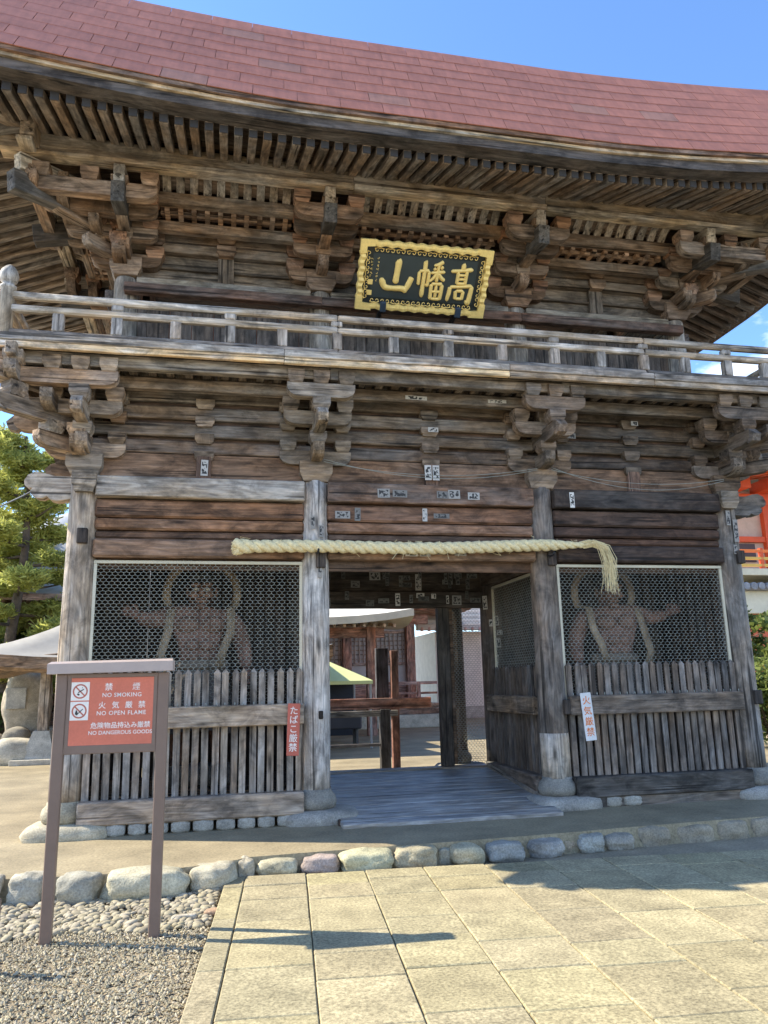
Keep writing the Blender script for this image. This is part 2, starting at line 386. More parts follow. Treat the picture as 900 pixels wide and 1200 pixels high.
# stone path, its joints running a few degrees off the gate's axis
PA = math.radians(-4.84)
path = link('path', None, None, T(.086, 7.24, 0) @ RZ(PA), kind='structure')
g = MB(); g.box(0, 8.0, -12, .02, -.3, -.012)
bed = link('mortar_bed', g.mesh('mortar_bed', EARTH), path, W[path], (.24, .21, .15))
def slab(u0, u1, v0, v1, col):
    gp = .007
    M = W[path] @ T((u0 + u1) / 2 + random.uniform(-.002, .002), (v0 + v1) / 2, -.035 + random.uniform(-.004, .003)) @ RZ(random.uniform(-.003, .003)) @ Matrix.Rotation(random.uniform(-.004, .004), 4, 'X')
    link('paving_slab', cbox(u1 - u0 - gp, v1 - v0 - gp, .09, .007, SLAB), path, M, col)
cols = [0, .165, .68, 1.19, 1.70, 2.25, 2.8, 3.34, 3.9, 4.45, 5.0, 5.55, 6.1, 6.65, 7.2]
starts = [0, .06, .14, .03, .1, .07, .16, .05, .12, .02, .1, .15, .04, .09]
random.seed(11)
for k in range(len(cols) - 1):
    v = 0.0
    first = starts[k] + .28
    while v > -7.4:
        ln = (first if v == 0 else random.choice([.42, .5, .56, .62, .7, .82, .9])) * (1.25 if k == 0 else 1)
        t = random.uniform(.9, 1.08); base = (.355, .305, .18)
        slab(cols[k], cols[k + 1], v - ln, v, (base[0] * t, base[1] * t * random.uniform(.985, 1.01), base[2] * t * random.uniform(.95, 1.05)))
        v -= ln
random.seed(23)

# gravel to the left of the path: one mass of small stones, coarser cobbles along the edging
def pebble_field(name, n, inside, smin, smax, flat, zc, mat, dens_seed, smooth=False):
    r_ = np.random.default_rng(dens_seed)
    bm = bmesh.new(); bmesh.ops.create_icosphere(bm, subdivisions=2 if smooth else 1, radius=1.0); base = np.array([v.co[:] for v in bm.verts]); tri = np.array([[v.index for v in f.verts] for f in bm.faces]); bm.free(); nv = len(base)
    if not smooth:
        base = np.array([[1, 0, 0], [-1, 0, 0], [0, 1, 0], [0, -1, 0], [0, 0, 1], [0, 0, -1]], float); tri = np.array([[0, 2, 4], [2, 1, 4], [1, 3, 4], [3, 0, 4], [2, 0, 5], [1, 2, 5], [3, 1, 5], [0, 3, 5]]); nv = 6
    Vs, Fs = [], []; k = 0
    while k < n:
        x, y = inside(r_)
        s = smin + (smax - smin) * r_.random() ** 1.8
        a = r_.random() * 6.28; ca, sa = math.cos(a), math.sin(a)
        sc = np.array([s * r_.uniform(.8, 1.3), s * r_.uniform(.7, 1.0), s * flat * r_.uniform(.7, 1.2)])
        p = base * (1 + r_.uniform(-.25, .25, (nv, 1)) * (.25 if smooth else 1)) * sc
        p = np.stack([p[:, 0] * ca - p[:, 1] * sa, p[:, 0] * sa + p[:, 1] * ca, p[:, 2] + p[:, 0] * r_.uniform(-.3, .3)], 1) + (x, y, zc + s * flat * .3)
        Vs.append(p); Fs.append(tri + nv * k); k += 1
    V = np.concatenate(Vs); F = np.concatenate(Fs)
    me = bpy.data.meshes.new(name); me.from_pydata(V.tolist(), [], F.tolist()); me.materials.append(mat)
    if smooth:
        for q in me.polygons: q.use_smooth = True
    return me
def gravel_mat(name, c1, c2):
    m, n, l, b = newmat(name); g_ = n.new('ShaderNodeNewGeometry'); cr = n.new('ShaderNodeValToRGB')
    cr.color_ramp.elements[0].color = (*c1, 1); cr.color_ramp.elements[1].color = (*c2, 1)
    e = cr.color_ramp.elements.new(.5); e.color = ((c1[0] + c2[0]) * .5, (c1[1] + c2[1]) * .5, (c1[2] + c2[2]) * .42, 1)
    l(g_.outputs['Random Per Island'], cr.inputs['Fac']); l(cr.outputs[0], b.inputs['Base Color']); b.inputs['Roughness'].default_value = .85; return m
def path_left(y): return .086 + (y - 7.24) * .0844 - .02
def in_fine(r_):
    y = 3.2 + 3.3 * r_.random(); x = -2.6 + (path_left(y) + 2.6) * r_.random(); return x, y
def in_cob(r_):
    while True:
        y = 6.05 + .98 * r_.random(); x = -2.6 + 2.66 * r_.random()
        if y > 6.1 + .28 * noise.noise(Vector((x * 1.3, 0, 0))) + .12 * x * .2 and x < path_left(y) - .01: return x, y
o = link('gravel', pebble_field('gravel', 26000, in_fine, .006, .017, .7, -.045, gravel_mat('gravel', (.22, .185, .13), (.47, .40, .28)), 3), None, None, kind='stuff')
tag(o, 'fine grey-brown gravel beside the stone path', 'gravel')
o = link('cobbles', pebble_field('cobbles', 2300, in_cob, .014, .042, .55, -.042, gravel_mat('cobble', (.24, .205, .15), (.40, .35, .26)), 5, True), None, None, kind='stuff')
tag(o, 'pale rounded cobbles along the foot of the edging stones', 'cobbles')
# a broken kerb length lying in the gravel
o = link('kerb_piece', rock_mesh('kerb_piece', .2, .06, .05, 77, .7, 3, .1), None, T(-.22, 6.27, -.03) @ RZ(.1), (.45, .40, .31)); tag(o, 'broken strip of pale kerbstone lying in the gravel', 'kerb')
o = link('flat_rock', rock_mesh('flat_rock', .17, .12, .05, 78, .3, 3, .2), None, T(.0, 6.36, -.03), (.42, .28, .18)); tag(o, 'flat reddish rock lying between the gravel and the path', 'rock')

# ================================================================== THE GATE
LX = [-1.55, 1.06, 3.93, 6.55]; LY = [9.0, 11.0, 13.0]
gate = thing('temple_gate', 'two-storey weathered timber temple gate with red shingled roof and railed balcony', 'gate', (2.5, 11.0, PZ))
COLR = .168
def column_mesh(z0, z1, r, seed, rounded=False):
    n_ = 14; pr = []
    for i in range(n_ + 1):
        t = i / n_; pr.append((z0 + (z1 - z0) * t, r * (1 - .06 * t ** 2 + (.01 * math.sin(t * 3)))))
    if rounded: pr += [(z1 + .03, r * .86), (z1 + .045, r * .6), (z1 + .05, r * .2)]
    return lathe('column', pr, 24, .05, WOODW, 'X', seed)
UPX = Matrix(((0, 0, 1, 0), (0, 1, 0, 0), (1, 0, 0, 0), (0, 0, 0, 1)))
UPX = Matrix.Rotation(-math.pi / 2, 4, 'Y')            # local X -> world Z
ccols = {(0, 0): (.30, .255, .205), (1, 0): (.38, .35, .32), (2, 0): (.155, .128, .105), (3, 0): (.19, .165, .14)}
colobj = {}
for j, y in enumerate(LY):
    for i, x in enumerate(LX):
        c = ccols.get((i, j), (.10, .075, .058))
        o = link('column', column_mesh(.46, 3.97, COLR, i * 3.3 + j), gate, T(x, y, 0) @ UPX, c); colobj[i, j] = o
        # turned base and foundation stone
        b = lathe('column_base', [(.26, .17), (.28, .215), (.34, .235), (.40, .22), (.44, .18), (.475, .178)], 24, .03, STONE, 'Z', i + j)
        link('column_base', b, o, T(x, y, 0), (.25, .235, .20) if i else (.40, .35, .25))
        link('foundation_stone', rock_mesh('foundation_stone', .95, .72, .24, 5 * i + j + .5, .5, 3, .12), o, T(x + .05, y, .165), (.32, .30, .26) if i else (.45, .40, .29))
# patched foot on the third column, square mortise plugs
me = lathe('timber_patch', [(.462, COLR + .006), (.9, COLR + .005), (.97, COLR + .002)], 24, .05, WOODW, 'X', 6.6)
link('timber_patch', me, colobj[2, 0], T(LX[2], 9, 0) @ UPX, (.36, .32, .27))
for (i, zc, dx) in ((0, 3.25, .03), (2, 1.27, .13), (3, 1.32, .07), (1, 3.0, .05), (2, 3.05, .05), (3, 3.1, .07)):
    boxat('mortise_plug', colobj[i, 0], LX[i] + dx - .055, LX[i] + dx + .055, 9 - COLR - .035, 9 - COLR + .04, zc - .085, zc + .085, (.05, .04, .034), axis='Z')
boxat('mortise_plug', colobj[1, 0], LX[1] + .02, LX[1] + .07, 9 - COLR - .012, 9 - COLR + .04, 1.22, 1.31, (.03, .024, .02), axis='Z')

def hexnet(name, w_, h_, cell, r):
    """hexagonal wire netting in local XZ, origin at lower-left"""
    g_ = MB(); px, pz = cell, cell * .58; done = set()
    def wire(a, b):
        key = tuple(sorted(((round(a[0], 3), round(a[1], 3)), (round(b[0], 3), round(b[1], 3)))))
        if key in done: return
        done.add(key)
        if not all(-.001 <= q[0] <= w_ + .001 and -.001 <= q[1] <= h_ + .001 for q in (a, b)): return
        d = Vector((b[0] - a[0], 0, b[1] - a[1])).normalized(); s_ = Vector((d.z, 0, -d.x)) * r; f_ = Vector((0, -r, 0))
        A, B = Vector((a[0], 0, a[1])), Vector((b[0], 0, b[1]))
        g_.add([A + s_, A - s_, A + f_, B + s_, B - s_, B + f_], [[0, 1, 4, 3], [1, 2, 5, 4], [2, 0, 3, 5]])
    nx, nz = int(w_ / px) + 2, int(h_ / pz) + 2
    for j in range(nz):
        for i in range(-1, nx):
            cx = i * px + (px / 2 if j % 2 else 0); cz = j * pz
            wb = random.uniform(-1, 1) * .0
            P = [(cx - px * .5, cz - pz * .32), (cx - px * .5, cz + pz * .32), (cx, cz + pz * .68), (cx + px * .5, cz + pz * .32), (cx + px * .5, cz - pz * .32), (cx, cz - pz * .68)]
            for q in range(6): wire(P[q], P[(q + 1) % 6])
    return g_.mesh(name, WIRE, recalc=False)

def picket_mesh(w_, t_, h_):
    key = ('picket', round(w_, 3), round(h_, 3))
    if key in CACHE: return CACHE[key]
    a, b = w_ / 2, t_ / 2
    a, b = b, a
    V = [(0, -a, -b), (0, a, -b), (0, a, b), (0, -a, b), (h_ - .07, -a, -b), (h_ - .07, a, -b), (h_ - .07, a, b), (h_ - .07, -a, b), (h_ - .05, -a * 1.15, -b * 1.1), (h_ - .05, a * 1.15, -b * 1.1), (h_ - .05, a * 1.15, b * 1.1), (h_ - .05, -a * 1.15, b * 1.1), (h_, 0, 0)]
    F = [[0, 1, 2, 3]] + [[k, (k + 1) % 4, 4 + (k + 1) % 4, 4 + k] for k in range(4)] + [[4 + k, 4 + (k + 1) % 4, 8 + (k + 1) % 4, 8 + k] for k in range(4)] + [[8 + k, 8 + (k + 1) % 4, 12] for k in range(4)]
    CACHE[key] = fin(key, V, F, False, WOODW); return CACHE[key]

def screen(A, B, tint, nail=True, ztop=3.0):
    """fence + netting between two columns; A,B ground points of the column axes (front line)"""
    A, B = Vector((*A, 0)), Vector((*B, 0)); d = (B - A).normalized(); nrm = Vector((d.y, -d.x, 0))   # nrm: outward (towards the viewer for a front bay)
    a, b = A + d * (COLR - .02), B - d * (COLR - .02); ln = (b - a).length
    def P(t, off, z): q = a + d * t + nrm * off; return (q.x, q.y, z)
    sill = beam('sill', gate, P(0, .06, .355), P(ln, .06, .355), .24, .235, tint[0], .015)
    fence = beam('fence_rail', gate, P(0, .12, 1.285), P(ln, .12, 1.285), .10, .225, tint[1], .012)
    cnt = int(ln / .1); Mrot = Matrix.Rotation(math.atan2(d.y, d.x), 4, 'Z')
    for k in range(cnt):
        t = (k + .5) * ln / cnt + random.uniform(-.008, .008); z0 = .474
        h = 1.32 + random.uniform(-.012, .014); lean = random.uniform(-.008, .008)
        M = T(*P(t, .045, z0)) @ Mrot @ Matrix.Rotation(lean, 4, 'Y') @ UPX
        link('picket', picket_mesh(.07, .03, 1.32), fence, M, jit(tint[2], .22))
        if nail:
            g_ = CACHE.get('nail') or tube('nail', [(0, 0, 0), (0, 0, .03)], .006, 5, WIRE); CACHE['nail'] = g_
            link('nail', g_, fence, T(*P(t, .13, 1.398)))
    # netting in a thin painted frame behind the pickets
    net = beam('net_frame', gate, P(.0, .0, ztop - .018), P(ln, .0, ztop - .018), .03, .036, (.62, .58, .45), .004, PAINT)
    for t in (.02, ln - .02):
        beam('frame_stile', net, P(t, .0, 1.2), P(t, .0, ztop - .038), .036, .03, (.62, .58, .45), .004, PAINT)
    M = T(*P(.02, .0, 1.2)) @ Mrot
    link('wire_netting', hexnet('wire_netting', ln - .04, ztop - 1.22, .0605, .0031), net, M, kind='stuff')
    return sill
random.seed(5)
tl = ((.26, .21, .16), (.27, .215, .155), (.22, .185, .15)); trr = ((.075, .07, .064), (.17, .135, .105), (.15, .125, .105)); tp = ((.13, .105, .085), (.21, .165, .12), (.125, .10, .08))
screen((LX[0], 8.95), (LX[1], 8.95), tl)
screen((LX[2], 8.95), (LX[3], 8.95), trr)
screen((LX[2] - .02, 11.0), (LX[2] - .02, 9.0), tp, False, 2.95)     # right-hand side of the passage (faces -X)
screen((LX[1] + .02, 9.0), (LX[1] + .02, 11.0), tp, False, 2.95)     # left-hand side of the passage
# small packing stones under the front sills
for (x0, x1) in ((LX[0] + .42, LX[1] - .4), (LX[2] + .5, LX[2] + .95)):
    x = x0
    while x < x1:
        w_ = random.uniform(.2, .27); link('packing_stone', rock_mesh('packing_stone', w_ * .98, .24, .13, x * 7, .85, 3, .12), ground, T(x + w_ / 2, 8.88, .185), jit((.36, .34, .29), .1)); x += w_

boxat('plinth_beam', gate, LX[2] + .35, LX[3] - .2, 8.8, 9.0, PZ - .03, .242, (.13, .115, .1), c=.01)
# front and side walls: stacked horizontal timbers above the openings
rows = [(3.02, 3.235, .17, 'lintel'), (3.24, 3.335, .10, 'wall_plank'), (3.34, 3.475, .125, 'wall_plank'), (3.48, 3.69, .14, 'wall_plank'), (3.70, 3.945, .21, 'tie_beam')]
def wall_stack(A, B, cl, proud=0.0):
    A, B = Vector((*A, 0)), Vector((*B, 0)); d = (B - A).normalized(); nrm = Vector((d.y, -d.x, 0)); ln = (B - A).length
    a0 = COLR - .03
    for (z0, z1, th, nm), c in zip(rows, cl):
        p, q = A + d * a0 + nrm * (th / 2 - .05), B - d * a0 + nrm * (th / 2 - .05)
        beam(nm, gate, (p.x, p.y, (z0 + z1) / 2), (q.x, q.y, (z0 + z1) / 2), th, z1 - z0 - .006, c, .022 if nm != 'tie_beam' else .012, WOODK if nm != 'tie_beam' else WOODW)
    p, q = A + d * .1 - nrm * .06, B - d * .1 - nrm * .06
    beam('wall_panel', gate, (p.x, p.y, 4.0), (q.x, q.y, 4.0), .04, 2.2, (.10, .065, .045), .004, WOODK)
    # boards of the panel over the tie beam
    beam('panel_board', gate, ((A + d * .1).x, (A + d * .1).y, 4.105), ((B - d * .1).x, (B - d * .1).y, 4.105), .06, .30, (.17, .11, .072), .006, WOODK)
    # middle strut with its cap block
    m_ = (A + B) / 2 + nrm * .05
    beam('strut', gate, (m_.x, m_.y, 3.945), (m_.x, m_.y, 4.27), .17 if abs(d.x) > .5 else .08, .08 if abs(d.x) > .5 else .17, (.15, .095, .07), .008, WOODK)
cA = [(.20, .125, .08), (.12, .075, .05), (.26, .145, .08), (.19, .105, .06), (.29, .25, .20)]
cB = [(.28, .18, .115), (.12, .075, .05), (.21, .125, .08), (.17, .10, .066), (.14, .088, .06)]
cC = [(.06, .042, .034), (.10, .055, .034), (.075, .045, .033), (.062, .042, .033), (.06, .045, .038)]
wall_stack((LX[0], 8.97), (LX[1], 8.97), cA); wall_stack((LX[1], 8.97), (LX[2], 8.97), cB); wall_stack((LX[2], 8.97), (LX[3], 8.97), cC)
cS = [C_DARK] * 5
for k in range(2):
    wall_stack((LX[0], LY[k + 1]), (LX[0], LY[k]), cS); wall_stack((LX[3], LY[k]), (LX[3], LY[k + 1]), cS)
# solid boarding: gate sides, backs of the statue bays
def boarding(A, B, z0, z1, col, nb=8):
    A, B = Vector((*A, 0)), Vector((*B, 0)); d = (B - A)
    for k in range(nb):
        p, q = A + d * (k / nb), A + d * ((k + 1) / nb - .004); m_ = (p + q) / 2; wd = (q - p).length
        ax = abs(d.x) > abs(d.y)
        beam('wall_board', gate, (m_.x, m_.y, z0), (m_.x, m_.y, z1), wd if ax else .03, .03 if ax else wd, col, .003)
boarding((LX[0], 9.1), (LX[0], 12.9), PZ + .1, 3.02, C_DARK, 14); boarding((LX[3], 9.1), (LX[3], 12.9), PZ + .1, 3.02, C_DARK, 14)
for (i0, i1) in ((0, 1), (2, 3)):
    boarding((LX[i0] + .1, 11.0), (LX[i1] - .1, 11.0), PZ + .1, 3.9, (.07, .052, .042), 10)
    boarding((LX[i0] + (.1 if i0 == 0 else 1.1), 13.0), (LX[i1] - .1, 13.0), PZ + .1, 3.9, (.07, .052, .042), 8)
    boxat('bay_floor', gate, LX[i0] + .05, LX[i1] - .05, 9.15, 10.95, .42, .47, (.12, .10, .08))
    boxat('bay_ceiling', gate, LX[i0] + .05, LX[i1] - .05, 9.06, 10.97, 3.42, 3.46, (.10, .075, .055))
for k in range(12):          # passage ceiling boards
    boxat('ceiling_board', gate, LX[1], LX[2], 9.08 + k * .33, 9.08 + k * .33 + .324, 3.92, 3.95, (.09, .068, .052))
# middle frame of the passage: header, transom with votive slips, jambs and threshold
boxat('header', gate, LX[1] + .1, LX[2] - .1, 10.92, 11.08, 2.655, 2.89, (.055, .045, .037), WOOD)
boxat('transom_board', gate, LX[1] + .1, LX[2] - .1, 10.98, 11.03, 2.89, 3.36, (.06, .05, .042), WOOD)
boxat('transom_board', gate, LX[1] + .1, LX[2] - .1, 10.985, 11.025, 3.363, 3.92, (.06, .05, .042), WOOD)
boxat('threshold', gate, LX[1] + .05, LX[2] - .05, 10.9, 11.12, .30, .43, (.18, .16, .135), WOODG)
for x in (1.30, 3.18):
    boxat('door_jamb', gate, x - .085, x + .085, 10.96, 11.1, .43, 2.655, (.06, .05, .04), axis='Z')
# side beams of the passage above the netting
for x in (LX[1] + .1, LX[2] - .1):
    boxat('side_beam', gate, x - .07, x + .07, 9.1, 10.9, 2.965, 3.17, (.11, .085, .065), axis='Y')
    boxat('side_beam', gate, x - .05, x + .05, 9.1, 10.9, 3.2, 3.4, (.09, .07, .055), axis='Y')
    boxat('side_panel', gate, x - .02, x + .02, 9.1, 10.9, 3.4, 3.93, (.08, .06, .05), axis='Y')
# netted sidelight and the opened netted door leaf
g_ = link('sidelight_frame', cbox(.05, .05, 2.2, .004, WOOD), gate, T(3.3, 11.03, 1.55), (.12, .08, .05))
link('wire_netting', hexnet('wire_netting', .46, 2.2, .05, .0028), g_, T(3.29, 11.03, .44), kind='stuff')
leaf = beam('door_leaf', gate, (3.40, 11.2, 2.58), (3.56, 12.1, 2.58), .05, .09, (.20, .135, .085))
beam('leaf_rail', leaf, (3.40, 11.2, .5), (3.56, 12.1, .5), .05, .12, (.20, .135, .085))
beam('leaf_stile', leaf, (3.40, 11.2, .44), (3.40, 11.2, 2.53), .09, .05, (.22, .15, .095)); beam('leaf_stile', leaf, (3.56, 12.1, .44), (3.56, 12.1, 2.53), .09, .05, (.20, .135, .085))
link('wire_netting', hexnet('wire_netting', .9, 2.0, .05, .0028), leaf, T(3.40, 11.2, .52) @ RZ(math.atan2(.9, .16)), kind='stuff')
# sloping plank floor of the passage
nb = 13; y0, z0, y1, z1 = 8.42, .165, 10.9, .40
for k in range(nb):
    t0, t1 = k / nb, (k + 1) / nb - .004
    ya, yb = y0 + (y1 - y0) * t0, y0 + (y1 - y0) * t1; za, zb = z0 + (z1 - z0) * t0, z0 + (z1 - z0) * t1
    slope = math.atan2(z1 - z0, y1 - y0); xo = random.uniform(-.02, .02)
    up = Vector((0, -math.sin(slope), math.cos(slope)))
    beam('floor_plank', gate, (LX[1] + .22 + xo, (ya + yb) / 2, (za + zb) / 2 - .02), (LX[2] - .2 + xo, (ya + yb) / 2, (za + zb) / 2 - .02), (yb - ya), .05, (.22, .215, .205), .006, WOODG, up=up)
for x in (LX[1] + .2, LX[2] - .18):
    beam('floor_kerb', gate, (x, 8.78, .215), (x, 10.9, .43), .07, .07, (.20, .18, .15))
beam('floor_support', gate, (LX[1] + .25, 8.6, .13), (LX[1] + .25, 10.8, .3), .1, .1, C_DARK); beam('floor_support', gate, (LX[2] - .25, 8.6, .13), (LX[2] - .25, 10.8, .3), .1, .1, C_DARK)

# ------------------------------------------------------------------ bracket work
def arm_mesh(l, h, w_):
    key = ('bracket_arm', round(l, 3), round(h, 3), round(w_, 3))
    a = l / 2; r = min(h * .95, a * .6); P = [(-a, h / 2), (a, h / 2), (a, h * .12)]
    for k in range(1, 5):
        t = k / 4 * math.pi / 2; P.append((a - r * .9 * (1 - math.cos(t)), h * .12 - h * .62 * math.sin(t)))
    P += [(-x, z) for x, z in reversed(P[2:])]
    return extrude(key, P, w_, WOOD)
def block_mesh(w_, h, d_):
    key = ('bearing_block', round(w_, 3), round(h, 3), round(d_, 3))
    if key in CACHE: return CACHE[key]
    a, b = w_ / 2, d_ / 2; lv = [(h / 2, 1.0), (-.02 * h, 1.0), (-.14 * h, .97), (-.34 * h, .82), (-h / 2, .74)]; V = []; F = []
    for z, s in lv: V += [(-a * s, -b * s, z), (a * s, -b * s, z), (a * s, b * s, z), (-a * s, b * s, z)]
    F.append([0, 1, 2, 3]); F.append([16, 17, 18, 19])
    for i in range(4):
        for k in range(4): F.append([i * 4 + k, i * 4 + (k + 1) % 4, i * 4 + 4 + (k + 1) % 4, i * 4 + 4 + k])
    CACHE[key] = fin(key, V, F, False, WOOD); return CACHE[key]
def nose_mesh(l, h, w_):
    """carved projecting nose: length along X, outer end at +X, dipping chin"""
    key = ('nose', round(l, 3), round(h, 3))
    a = l / 2
    P = [(-a, h * .45), (-a * .2, h * .47), (a * .2, h * .6), (a * .55, h * .64), (a * .85, h * .5), (a, h * .22), (a * .97, 0), (a * .8, -h * .12), (a * .62, -h * .1), (a * .72, -h * .26), (a * .68, -h * .42), (a * .45, -h * .58), (a * .2, -h * .6), (a * .02, -h * .5), (-a * .15, -h * .66), (-a * .4, -h * .72), (-a, -h * .6)]
    return extrude(key, P, w_, WOODW)
def bcol(base):
    h = random.random(); c = jit(base, .22)
    return (c[0] * (1.0 + .16 * h), c[1] * (1.0 + .02 * h), c[2] * (1.0 - .1 * h))
def ARM(par, B, u, v, z, l, h, w_, col, along='u', name='bracket_arm'):
    M = B @ T(u, -v, z) @ (Matrix.Identity(4) if along == 'u' else RZ(-math.pi / 2))
    return link(name, arm_mesh(l, h, w_), par, M, bcol(col))
def BLK(par, B, u, v, z, w_, h, col, d_=None):
    return link('bearing_block', block_mesh(w_, h, d_ or w_), par, B @ T(u, -v, z), bcol(col))

S1, S2 = .33, .66
def lower_bracket(cx, cy, ang, col, ext=(0, 0), diag=False, par=None):
    B = T(cx, cy, 0) @ RZ(ang); k = 1.414 if diag else 1.0
    if par is None: par = link('bracket_set', block_mesh(.39, .24, .39), gate, B @ T(0, 0, 4.075), bcol(col))
    # out arms
    def out(v1, z0, z1, w_=.13): l = v1 + .15; ARM(par, B, 0, (v1 - .15) / 2, (z0 + z1) / 2, l, z1 - z0, w_, col, 'v')
    out((S1 + .13) * k, 4.19, 4.36); BLK(par, B, 0, S1 * k, 4.425, .2, .135, col)
    out((S2 + .14) * k, 4.47, 4.64); BLK(par, B, 0, S2 * k, 4.72, .2, .15, col)
    # drooping carved nose
    l = .34; M = B @ T(0, -(S2 * k + .02), 4.60) @ RZ(-math.pi / 2) @ Matrix.Rotation(.28, 4, 'Y')
    link('bracket_nose', extrude(('snout', 1), [(-.17, .07), (.1, .075), (.2, .02), (.19, -.07), (.12, -.11), (.04, -.075), (-.17, -.09)], .115, WOODW), par, M, bcol(col))
    if diag:
        out((S2 + .24) * k, 4.80, 4.98); return par
    # wall plane
    ARM(par, B, 0, .05, 4.25, .86, .17, .15, col); 
    for s in (-1, 1):
        BLK(par, B, s * .33, .06, 4.40, .19, .135, col, .2); BLK(par, B, s * .33, .06, 4.655, .19, .13, col, .2); BLK(par, B, s * .34, .06, 4.87, .19, .12, col, .2)
    # first step
    e0, e1 = ext
    l = .8 + e0 + e1; ARM(par, B, (e1 - e0) / 2, S1, 4.665, l, .165, .125, col)
    for s in (-1, 0, 1): BLK(par, B, s * .32, S1, 4.825, .195, .155, col)
    # second step
    l = .78 + e0 * 1.6 + e1 * 1.6; ARM(par, B, (e1 - e0) * .8, S2, 4.885, l, .165, .125, col)
    for s in (-1, 0, 1): BLK(par, B, s * .29, S2, 5.04, .19, .145, col, .2)
    if e0 > 0: BLK(par, B, -.75, S2, 5.04, .19, .145, col, .2)
    if e1 > 0: BLK(par, B, .75, S2, 5.04, .19, .145, col, .2)
    return par
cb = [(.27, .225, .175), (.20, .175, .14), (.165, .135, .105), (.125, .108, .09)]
random.seed(31)
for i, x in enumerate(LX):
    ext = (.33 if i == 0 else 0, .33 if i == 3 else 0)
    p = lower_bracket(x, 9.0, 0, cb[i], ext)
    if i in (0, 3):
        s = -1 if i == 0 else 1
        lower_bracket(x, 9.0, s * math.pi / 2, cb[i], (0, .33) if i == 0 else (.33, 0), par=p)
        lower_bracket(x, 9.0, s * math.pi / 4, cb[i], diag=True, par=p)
        # carved beam end beyond the corner column
        M = T(x + s * .38, 9.0, 3.83) @ (RZ(math.pi) if s < 0 else Matrix.Identity(4))
        link('beam_nose', nose_mesh(.5, .24, .17), p, M, jit((.36, .31, .25) if i == 0 else (.15, .13, .11)))
        M = T(x, 9.0 - .36, 3.83) @ RZ(-math.pi / 2)
        link('capital_block', block_mesh(.26, .23, .2), p, T(x + s * -.02, 8.86, 3.86), jit((.30, .26, .21) if i == 0 else (.17, .15, .12)))
for s, x in ((-1, LX[0]), (1, LX[3])):
    for y in LY[1:]:
        lower_bracket(x, y, s * math.pi / 2, (.16, .13, .10))
# through beams on the wall planes
x0, x1 = LX[0] - .35, LX[3] + .35
tone = [(.15, .11, .08), (.17, .135, .10), (.19, .15, .11), (.18, .145, .11)]
for (za, zb), c in zip(((4.265, 4.415), (4.47, 4.625), (4.685, 4.84), (4.90, 5.055)), tone):
    for k in range(3):
        a, b = (x0 if k == 0 else LX[k]), (x1 if k == 2 else LX[k + 1])
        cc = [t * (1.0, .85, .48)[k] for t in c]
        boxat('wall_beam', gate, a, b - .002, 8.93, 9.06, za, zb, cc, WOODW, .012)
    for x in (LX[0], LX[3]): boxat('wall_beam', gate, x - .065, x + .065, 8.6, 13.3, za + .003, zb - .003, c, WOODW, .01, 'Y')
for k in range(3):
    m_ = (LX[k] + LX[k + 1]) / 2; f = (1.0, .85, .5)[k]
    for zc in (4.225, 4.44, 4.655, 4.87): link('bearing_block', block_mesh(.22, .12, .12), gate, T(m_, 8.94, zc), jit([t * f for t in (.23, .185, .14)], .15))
    # pale curved moulding of the panel
boxat('backing_wall', gate, LX[0] + .02, LX[3] - .02, 9.07, 9.11, 3.5, 5.19, (.06, .045, .035), WOOD, .002)  # sheet added behind the timbers to shut out daylight slits
for x in (LX[0], LX[3]): boxat('backing_wall', gate, x - .02, x + .02, 9.12, 13.0, 3.7, 5.19, (.06, .045, .035), WOOD, .002, 'Y')
# step beams and balcony bearers
for x_off, z0, z1, c in ((S1, 4.925, 5.065, (.19, .155, .12)), (S2, 5.02, 5.165, (.22, .185, .145))):
    y = 9 - x_off
    for k, (a, b) in enumerate(((LX[0] - x_off - .28, LX[1] + .1), (LX[1] + .1, LX[2] + .1), (LX[2] + .1, LX[3] + x_off + .28))):
        boxat('step_beam', gate, a, b - .002, y - .055, y + .055, z0, z1, [t * (1.05, .95, .8)[k] for t in c], WOODW, .01)
    for s, x in ((-1, LX[0] - x_off), (1, LX[3] + x_off)): boxat('step_beam', gate, x - .055, x + .055, y - .28, 13.3, z0 + .003, z1 - .003, c, WOODW, .01, 'Y')
n = 46
for k in range(n):
    x = LX[0] - .6 + (LX[3] - LX[0] + 1.2) * (k + .5) / n
    boxat('joist', gate, x - .045, x + .045, 8.42, 9.1, 5.075, 5.128, (.13, .105, .08), axis='Y', c=.004)

# ------------------------------------------------------------------ balcony
BX0, BX1, BY = -2.38, 7.38, 8.15
n = 39
for k in range(n):
    a = BX0 + (BX1 - BX0) * k / n; b = BX0 + (BX1 - BX0) * (k + 1) / n - .004
    boxat('deck_board', gate, a, b, BY + .03, 9.4, 5.20, 5.255, (.20, .165, .125), axis='Y', c=.004)
for xa, xb in ((BX0, -1.2), (6.2, BX1)):
    for k in range(16): boxat('deck_board', gate, xa, xb, 9.41 + k * .25, 9.41 + k * .25 + .246, 5.20, 5.255, (.20, .165, .125), c=.004)
segs = [(BX0 - .02, .62), (.624, 3.3), (3.304, 5.2), (5.204, BX1 + .02)]
for k, (a, b) in enumerate(segs):
    boxat('deck_fascia', gate, a, b, BY - .012, BY + .05, 5.13, 5.20, (.62, .49, .31) if k < 2 else (.36, .29, .21), WOODW, .006)
    boxat('deck_edge', gate, a, b, BY - .03, BY + .06, 5.203, 5.285, (.40, .37, .33) if k < 2 else (.27, .245, .22), WOODW, .008)
for x in (BX0, BX1):
    boxat('deck_edge', gate, x - .04, x + .04, BY + .07, 13.85, 5.14, 5.285, (.33, .30, .26), WOODW, .008, 'Y')
RY = BY + .06
